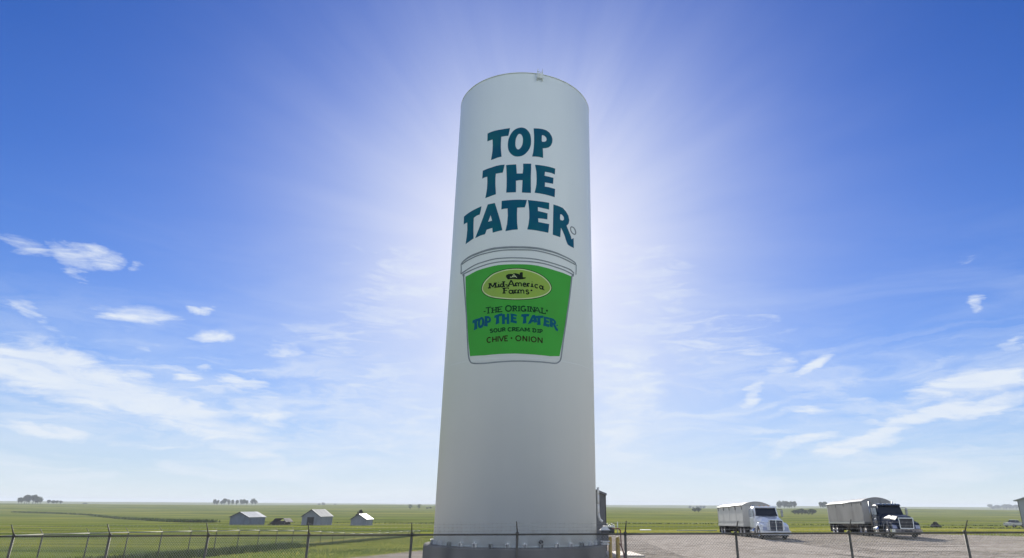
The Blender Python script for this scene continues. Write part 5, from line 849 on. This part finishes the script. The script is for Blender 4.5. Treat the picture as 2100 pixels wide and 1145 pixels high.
    if not dark:
        MB().hexa([(-1.0, CF-.02, zr-.10), (1.0, CF-.02, zr-.10), (1.0, CF+.4, zr-.06), (-1.0, CF+.4, zr-.06)], [(-.96, CF+.04, zr+.0), (.96, CF+.04, zr+.0), (.96, CF+.4, zr+.03), (-.96, CF+.4, zr+.03)]).build('sun_visor', body, cab)
    else:
        MB().hexa([(-1.0, CF+.0, zr-.14), (1.0, CF+.0, zr-.14), (1.0, CF+.4, zr-.06), (-1.0, CF+.4, zr-.06)], [(-.96, CF+.08, zr-.02), (.96, CF+.08, zr-.02), (.96, CF+.4, zr+.03), (-.96, CF+.4, zr+.03)]).build('sun_visor', M['glass'], cab)
    for s_ in (-1, 1):
        x = s_*1.084; a, b_ = (x-.0, x+s_*.012); m = MB()
        q = [(CF+.20, 1.90), (CF+.42, zr-.30), (CB-.22, zr-.30), (CB-.22, 1.82), (CF+.25, 1.82)]
        # side window follows the slight tumblehome
        def xs(z): return s_*(1.083-(max(0, z-1.7))*.085)
        m.add([(xs(z), y, z) for y, z in q]+[(xs(z)+s_*.014, y, z) for y, z in q], [(0, 1, 2, 3, 4), (9, 8, 7, 6, 5)]+[(i, 5+i, 5+(i+1) % 5, (i+1) % 5) for i in range(5)])
        m.build('side_window', M['side_glass'], cab)
        m = MB(); m.box(min(x, x+s_*.03), max(x, x+s_*.03), CB-.35, CB-.20, 1.58, 1.63); m.build('door_handle', M['chrome'], cab)
        # mirrors on brackets
        m = MB(); mx = s_*1.42; m.box(mx-.09, mx+.09, CF+.02, CF+.14, 1.82, 2.38); mi = m.build('mirror', M['galv'], cab, .02)
        m = MB(); m.tube((s_*1.05, CF+.16, 2.42), (mx, CF+.08, 2.42), .018, n=5); m.tube((s_*1.05, CF+.10, 1.76), (mx, CF+.08, 1.78), .018, n=5); m.tube((mx, CF+.08, 1.78), (mx, CF+.08, 2.42), .018, n=5); m.build('bracket', M['chassis'], mi)
        # steps, fuel tank
        m = MB(); m.tube((s_*.88, CB-.1, .58), (s_*.88, CF+.15, .58), .30, n=16); m.build('fuel_tank', M['chrome'], t)
        m = MB()
        for z in (.36, .66): m.box(s_*1.0-.14, s_*1.0+.14, CF+.25, CF+1.35, z, z+.04)
        m.build('step', M['chrome'] if dark else M['white_metal'], t)
    # hood: three sections narrowing to the nose
    hz0 = 1.86; hn = 1.60 if not dark else 1.66; hwn = .66 if not dark else .62
    m = MB(); k = 6
    def hs(y, hb, ht, zb, z): return [(-hb, y, zb), (-hb, y, z-.30), (-ht, y, z), (ht, y, z), (hb, y, z-.30), (hb, y, zb)]
    S = [hs(CF-.08, .98, .74, .9, hz0), hs((CF+F)/2, .90, .66, .85, (hz0+hn)/2+.05), hs(F+.30, .76, .52, .70, hn+.01), hs(F+.10, .70, .48, .70, hn-.06)]
    vs = [p for s_ in S for p in s_]; fs = [(j*k+i, j*k+(i+1) % k, (j+1)*k+(i+1) % k, (j+1)*k+i) for j in range(3) for i in range(k)]+[tuple(range(k)), tuple(3*k+i for i in reversed(range(k)))]
    m.add(vs, fs); hood = m.build('hood', body, t, .05)
    if dark:
        m = MB(); y = F+.06
        o_ = [(-.56, .68), (.56, .68), (.60, 1.56), (-.60, 1.56)]; i_ = [(-.49, .75), (.49, .75), (.53, 1.49), (-.53, 1.49)]
        for a in range(4):
            b2 = (a+1) % 4; m.hexa([(o_[a][0], y-.05, o_[a][1]), (o_[b2][0], y-.05, o_[b2][1]), (o_[b2][0], y+.05, o_[b2][1]), (o_[a][0], y+.05, o_[a][1])], [(i_[a][0], y-.05, i_[a][1]), (i_[b2][0], y-.05, i_[b2][1]), (i_[b2][0], y+.05, i_[b2][1]), (i_[a][0], y+.05, i_[a][1])])
        m.build('grille_frame', M['chrome'], hood)
        m = MB(); m.prism([(-.49, .75), (.49, .75), (.53, 1.49), (-.53, 1.49)], y-.012, y+.03, 'Y'); gr = m.build('grille', M['dark'], hood)
        m = MB()
        for i in range(9): z = .80+i*.077; m.box(-.5, .5, y-.03, y-.013, z, z+.018)
        m.build('bars', mat('grille_bars', (.10, .10, .105), .4, .6, .1, 4), gr)
    else:
        y = F+.08; m = MB()
        m.prism([(-.53, .66), (.53, .66), (.56, 1.46), (-.44, 1.50), (-.50, 1.46)], y-.02, y+.03, 'Y'); gr = m.build('grille', M['dark'], hood)
        m = MB()
        for x0, x1, x2, x3 in ((-.58, -.52, -.52, -.58), (.52, .58, .60, .55), (-.035, .035, .03, -.03)): m.hexa([(x0, y-.06, .64), (x1, y-.06, .64), (x1, y+.0, .64), (x0, y+.0, .64)], [(x3, y-.06, 1.50), (x2, y-.06, 1.50), (x2, y, 1.50), (x3, y, 1.50)])
        m.box(-.58, .58, y-.06, y, 1.50, 1.55); m.build('grille_frame', M['chrome'], hood)
        m = MB()
        for i in range(10):
            z = .70+i*.078
            for a, b2 in ((-.515, -.04), (.04, .515)): m.box(a, b2, y-.036, y-.021, z, z+.02)
        m.build('bars', mat('grille_bars_blue', (.14, .16, .22), .4, .5, .1, 4), gr)
    # fenders arching over the front wheels, with headlights
    FW = F+1.32
    for s_ in (-1, 1):
        m = MB(); n = 12; vs = []; x0, x1 = s_*.66, s_*1.20
        for i in range(n+1):
            a = math.pi*(i/n); r0, r1 = .60, .70+.10*math.sin(a); y0 = FW+r0*1.03*math.cos(a); z0 = .50+r0*math.sin(a)
            y1 = FW+r1*1.12*math.cos(a); z1 = .50+r1*math.sin(a)*1.08
            vs += [(x0, y0, z0), (x1, y0, z0), (x1*.985, y1, z1-.05), (x0, y1, z1+.10)]
        fs = [(4*j+i, 4*j+(i+1) % 4, 4*(j+1)+(i+1) % 4, 4*(j+1)+i) for j in range(n) for i in range(4)]+[(0, 1, 2, 3), (4*n+3, 4*n+2, 4*n+1, 4*n)]
        m.add(vs, fs, False)
        # nose block carrying the headlight
        a0, a1 = s_*.60, s_*1.14
        m.hexa([(min(a0, a1), F+.16, .58), (max(a0, a1), F+.16, .58), (max(a0, a1), F+.75, .58), (min(a0, a1), F+.75, .58)], [(min(a0, a1)+(.04 if s_ < 0 else 0), F+.30, 1.12), (max(a0, a1)-(.04 if s_ > 0 else 0), F+.30, 1.12), (max(a0, a1)*(1.0), F+.85, 1.26), (min(a0, a1), F+.85, 1.26)])
        fd = m.build('fender', M['navy_body'] if dark else body, t, .02)
        m = MB(); b0, b1 = sorted((s_*.68, s_*1.10)); m.hexa([(b0, F+.13, .70), (b1, F+.17, .70), (b1, F+.24, .70), (b0, F+.24, .70)], [(b0, F+.20, 1.0), (b1, F+.25, .96), (b1, F+.32, .96), (b0, F+.32, 1.0)])
        m.build('headlight', M['lamp'], fd, .01)
        wheel(t, s_*1.0, FW, .51, .29, False, True)
    MB().tube((-.95, FW, .5), (.95, FW, .5), .07, n=8).build('axle', M['chassis'], t)
    # bumper with swept ends
    m = MB(); m.hexa([(-1.02, F-.10, .36), (1.02, F-.10, .36), (1.02, F+.14, .36), (-1.02, F+.14, .36)], [(-1.02, F-.14, .66), (1.02, F-.14, .66), (1.02, F+.14, .66), (-1.02, F+.14, .66)])
    for s_ in (-1, 1):
        p = [(s_*1.021, F-.10), (s_*1.22, F+.12), (s_*1.22, F+.50), (s_*1.14, F+.50), (s_*1.14, F+.16), (s_*1.021, F+.14)]
        m.prism(p, .36, .66, 'Z')
    bp = m.build('bumper', M['chrome'] if dark else M['white_body'], t)
    m = MB(); m.box(-.30, .30, F-.155, F-.125, .46, .56); m.box(-.55, -.48, F-.155, F-.12, .47, .54); m.box(.48, .55, F-.155, F-.12, .47, .54); m.build('tow_opening', M['dark'], bp)
    m = MB(); m.box(-.95, .95, F+.0, F+.3, .22, .345); m.build('lower_valance', M['chassis'], bp)
    for x in ((-.7, -.35, 0, .35, .7) if dark else (-.4, 0, .4)): MB().box(x-.06, x+.06, CF+.34, CF+.46, zr+.03, zr+.075).build('roof_lamp', M['amber'] if not dark else M['chrome'], cab)
    if dark:
        for s_ in (-1, 1):
            m = MB(); m.tube((s_*1.02, CB+.30, .9), (s_*1.02, CB+.30, 3.0), .06, n=12); m.tube((s_*1.02, CB+.30, 1.5), (s_*1.02, CB+.30, 2.5), .10, n=12); m.build('exhaust_stack', M['galv'], t)
        m = MB(); m.ring([(0, 0), (.12, 0), (.12, .36), (.09, .40), (0, .40)], (-1.16, CF+.3, 1.12), 'Z', 14); m.build('air_cleaner', M['galv'], t)
    else:
        m = MB(); m.tube((-.62, CB+.25, .9), (-.62, CB+.25, 2.8), .075, n=12); m.build('exhaust_stack', M['chrome'], t)
        m = MB(); m.hexa([(-.93, CF-.52, 1.42), (-.86, CF-.52, 1.42), (-.86, CF-.22, 1.34), (-.95, CF-.22, 1.34)], [(-.90, CF-.54, 1.56), (-.82, CF-.54, 1.56), (-.84, CF-.26, 1.54), (-.93, CF-.26, 1.54)]); m.build('air_intake', M['dark'], hood)
    return t
make_truck((19.45, 62.0, ground(19.5, 62)), R(-2), R(-1.2), False, 'white truck cab with a split grille pulling a plain pale tarped grain trailer')
make_truck((30.85, 62.2, ground(30.8, 62)+.05), R(-7), R(-1.4), True, 'navy blue truck with a chrome grille and ribbed aluminium grain trailer')

# pickup by the right hand building
def pickup(loc, rz, label):
    t = empty('pickup_truck', loc, rz); tag(t, label, 'pickup'); w_ = M['trailer_white']; t.scale = (1.08, 1.08, 1.08)
    prof = [(-2.7, .45), (-2.7, 1.0), (-1.3, 1.08), (-1.0, 1.1), (2.7, 1.1), (2.7, .5)]
    MB().prism([(y, z) for y, z in prof], -.95, .95, 'X').build('body', w_, t, .05)
    m = MB(); m.hexa([(-.90, -1.1, 1.102), (.90, -1.1, 1.102), (.90, 1.0, 1.102), (-.90, 1.0, 1.102)], [(-.74, -.45, 1.62), (.74, -.45, 1.62), (.74, .75, 1.62), (-.74, .75, 1.62)]); m.build('windows', M['glass'], t)
    m = MB(); m.box(-.78, .78, -.5, .8, 1.622, 1.76); m.build('roof', w_, t, .03)
    MB().box(-.8, .8, 1.1, 2.6, 1.102, 1.13).build('bed', M['dark'], t)
    for x in (-.85, .85):
        for y in (-1.75, 1.75): wheel(t, x, y, .38, .24, False, True)
    for x in (-.7, .7): MB().box(x-.18, x+.18, -2.73, -2.701, .78, .95).build('headlight', M['lamp'], t)
    MB().box(-.95, .95, -2.82, -2.702, .42, .62).build('bumper', M['chrome'], t)
    return t
pickup(gx(125.4, 180), R(-66), 'small white pickup parked beside the pale building at the right edge')


# ---------------------------------------------------------------- haze
hz = MB(); hz.box(-6900, 6900, -6900, 6900, -26, 27)
hm = D.materials.new('haze'); hm.use_nodes = True; nt = hm.node_tree; nt.nodes.clear()
pv = nt.nodes.new('ShaderNodeVolumePrincipled'); pv.inputs['Color'].default_value = (.86, .92, 1.0, 1); pv.inputs['Density'].default_value = 0.00021; pv.inputs['Anisotropy'].default_value = 0
ou = nt.nodes.new('ShaderNodeOutputMaterial'); nt.links.new(pv.outputs[0], ou.inputs['Volume'])
o = hz.build('haze', hm); tag(o, kind='stuff')
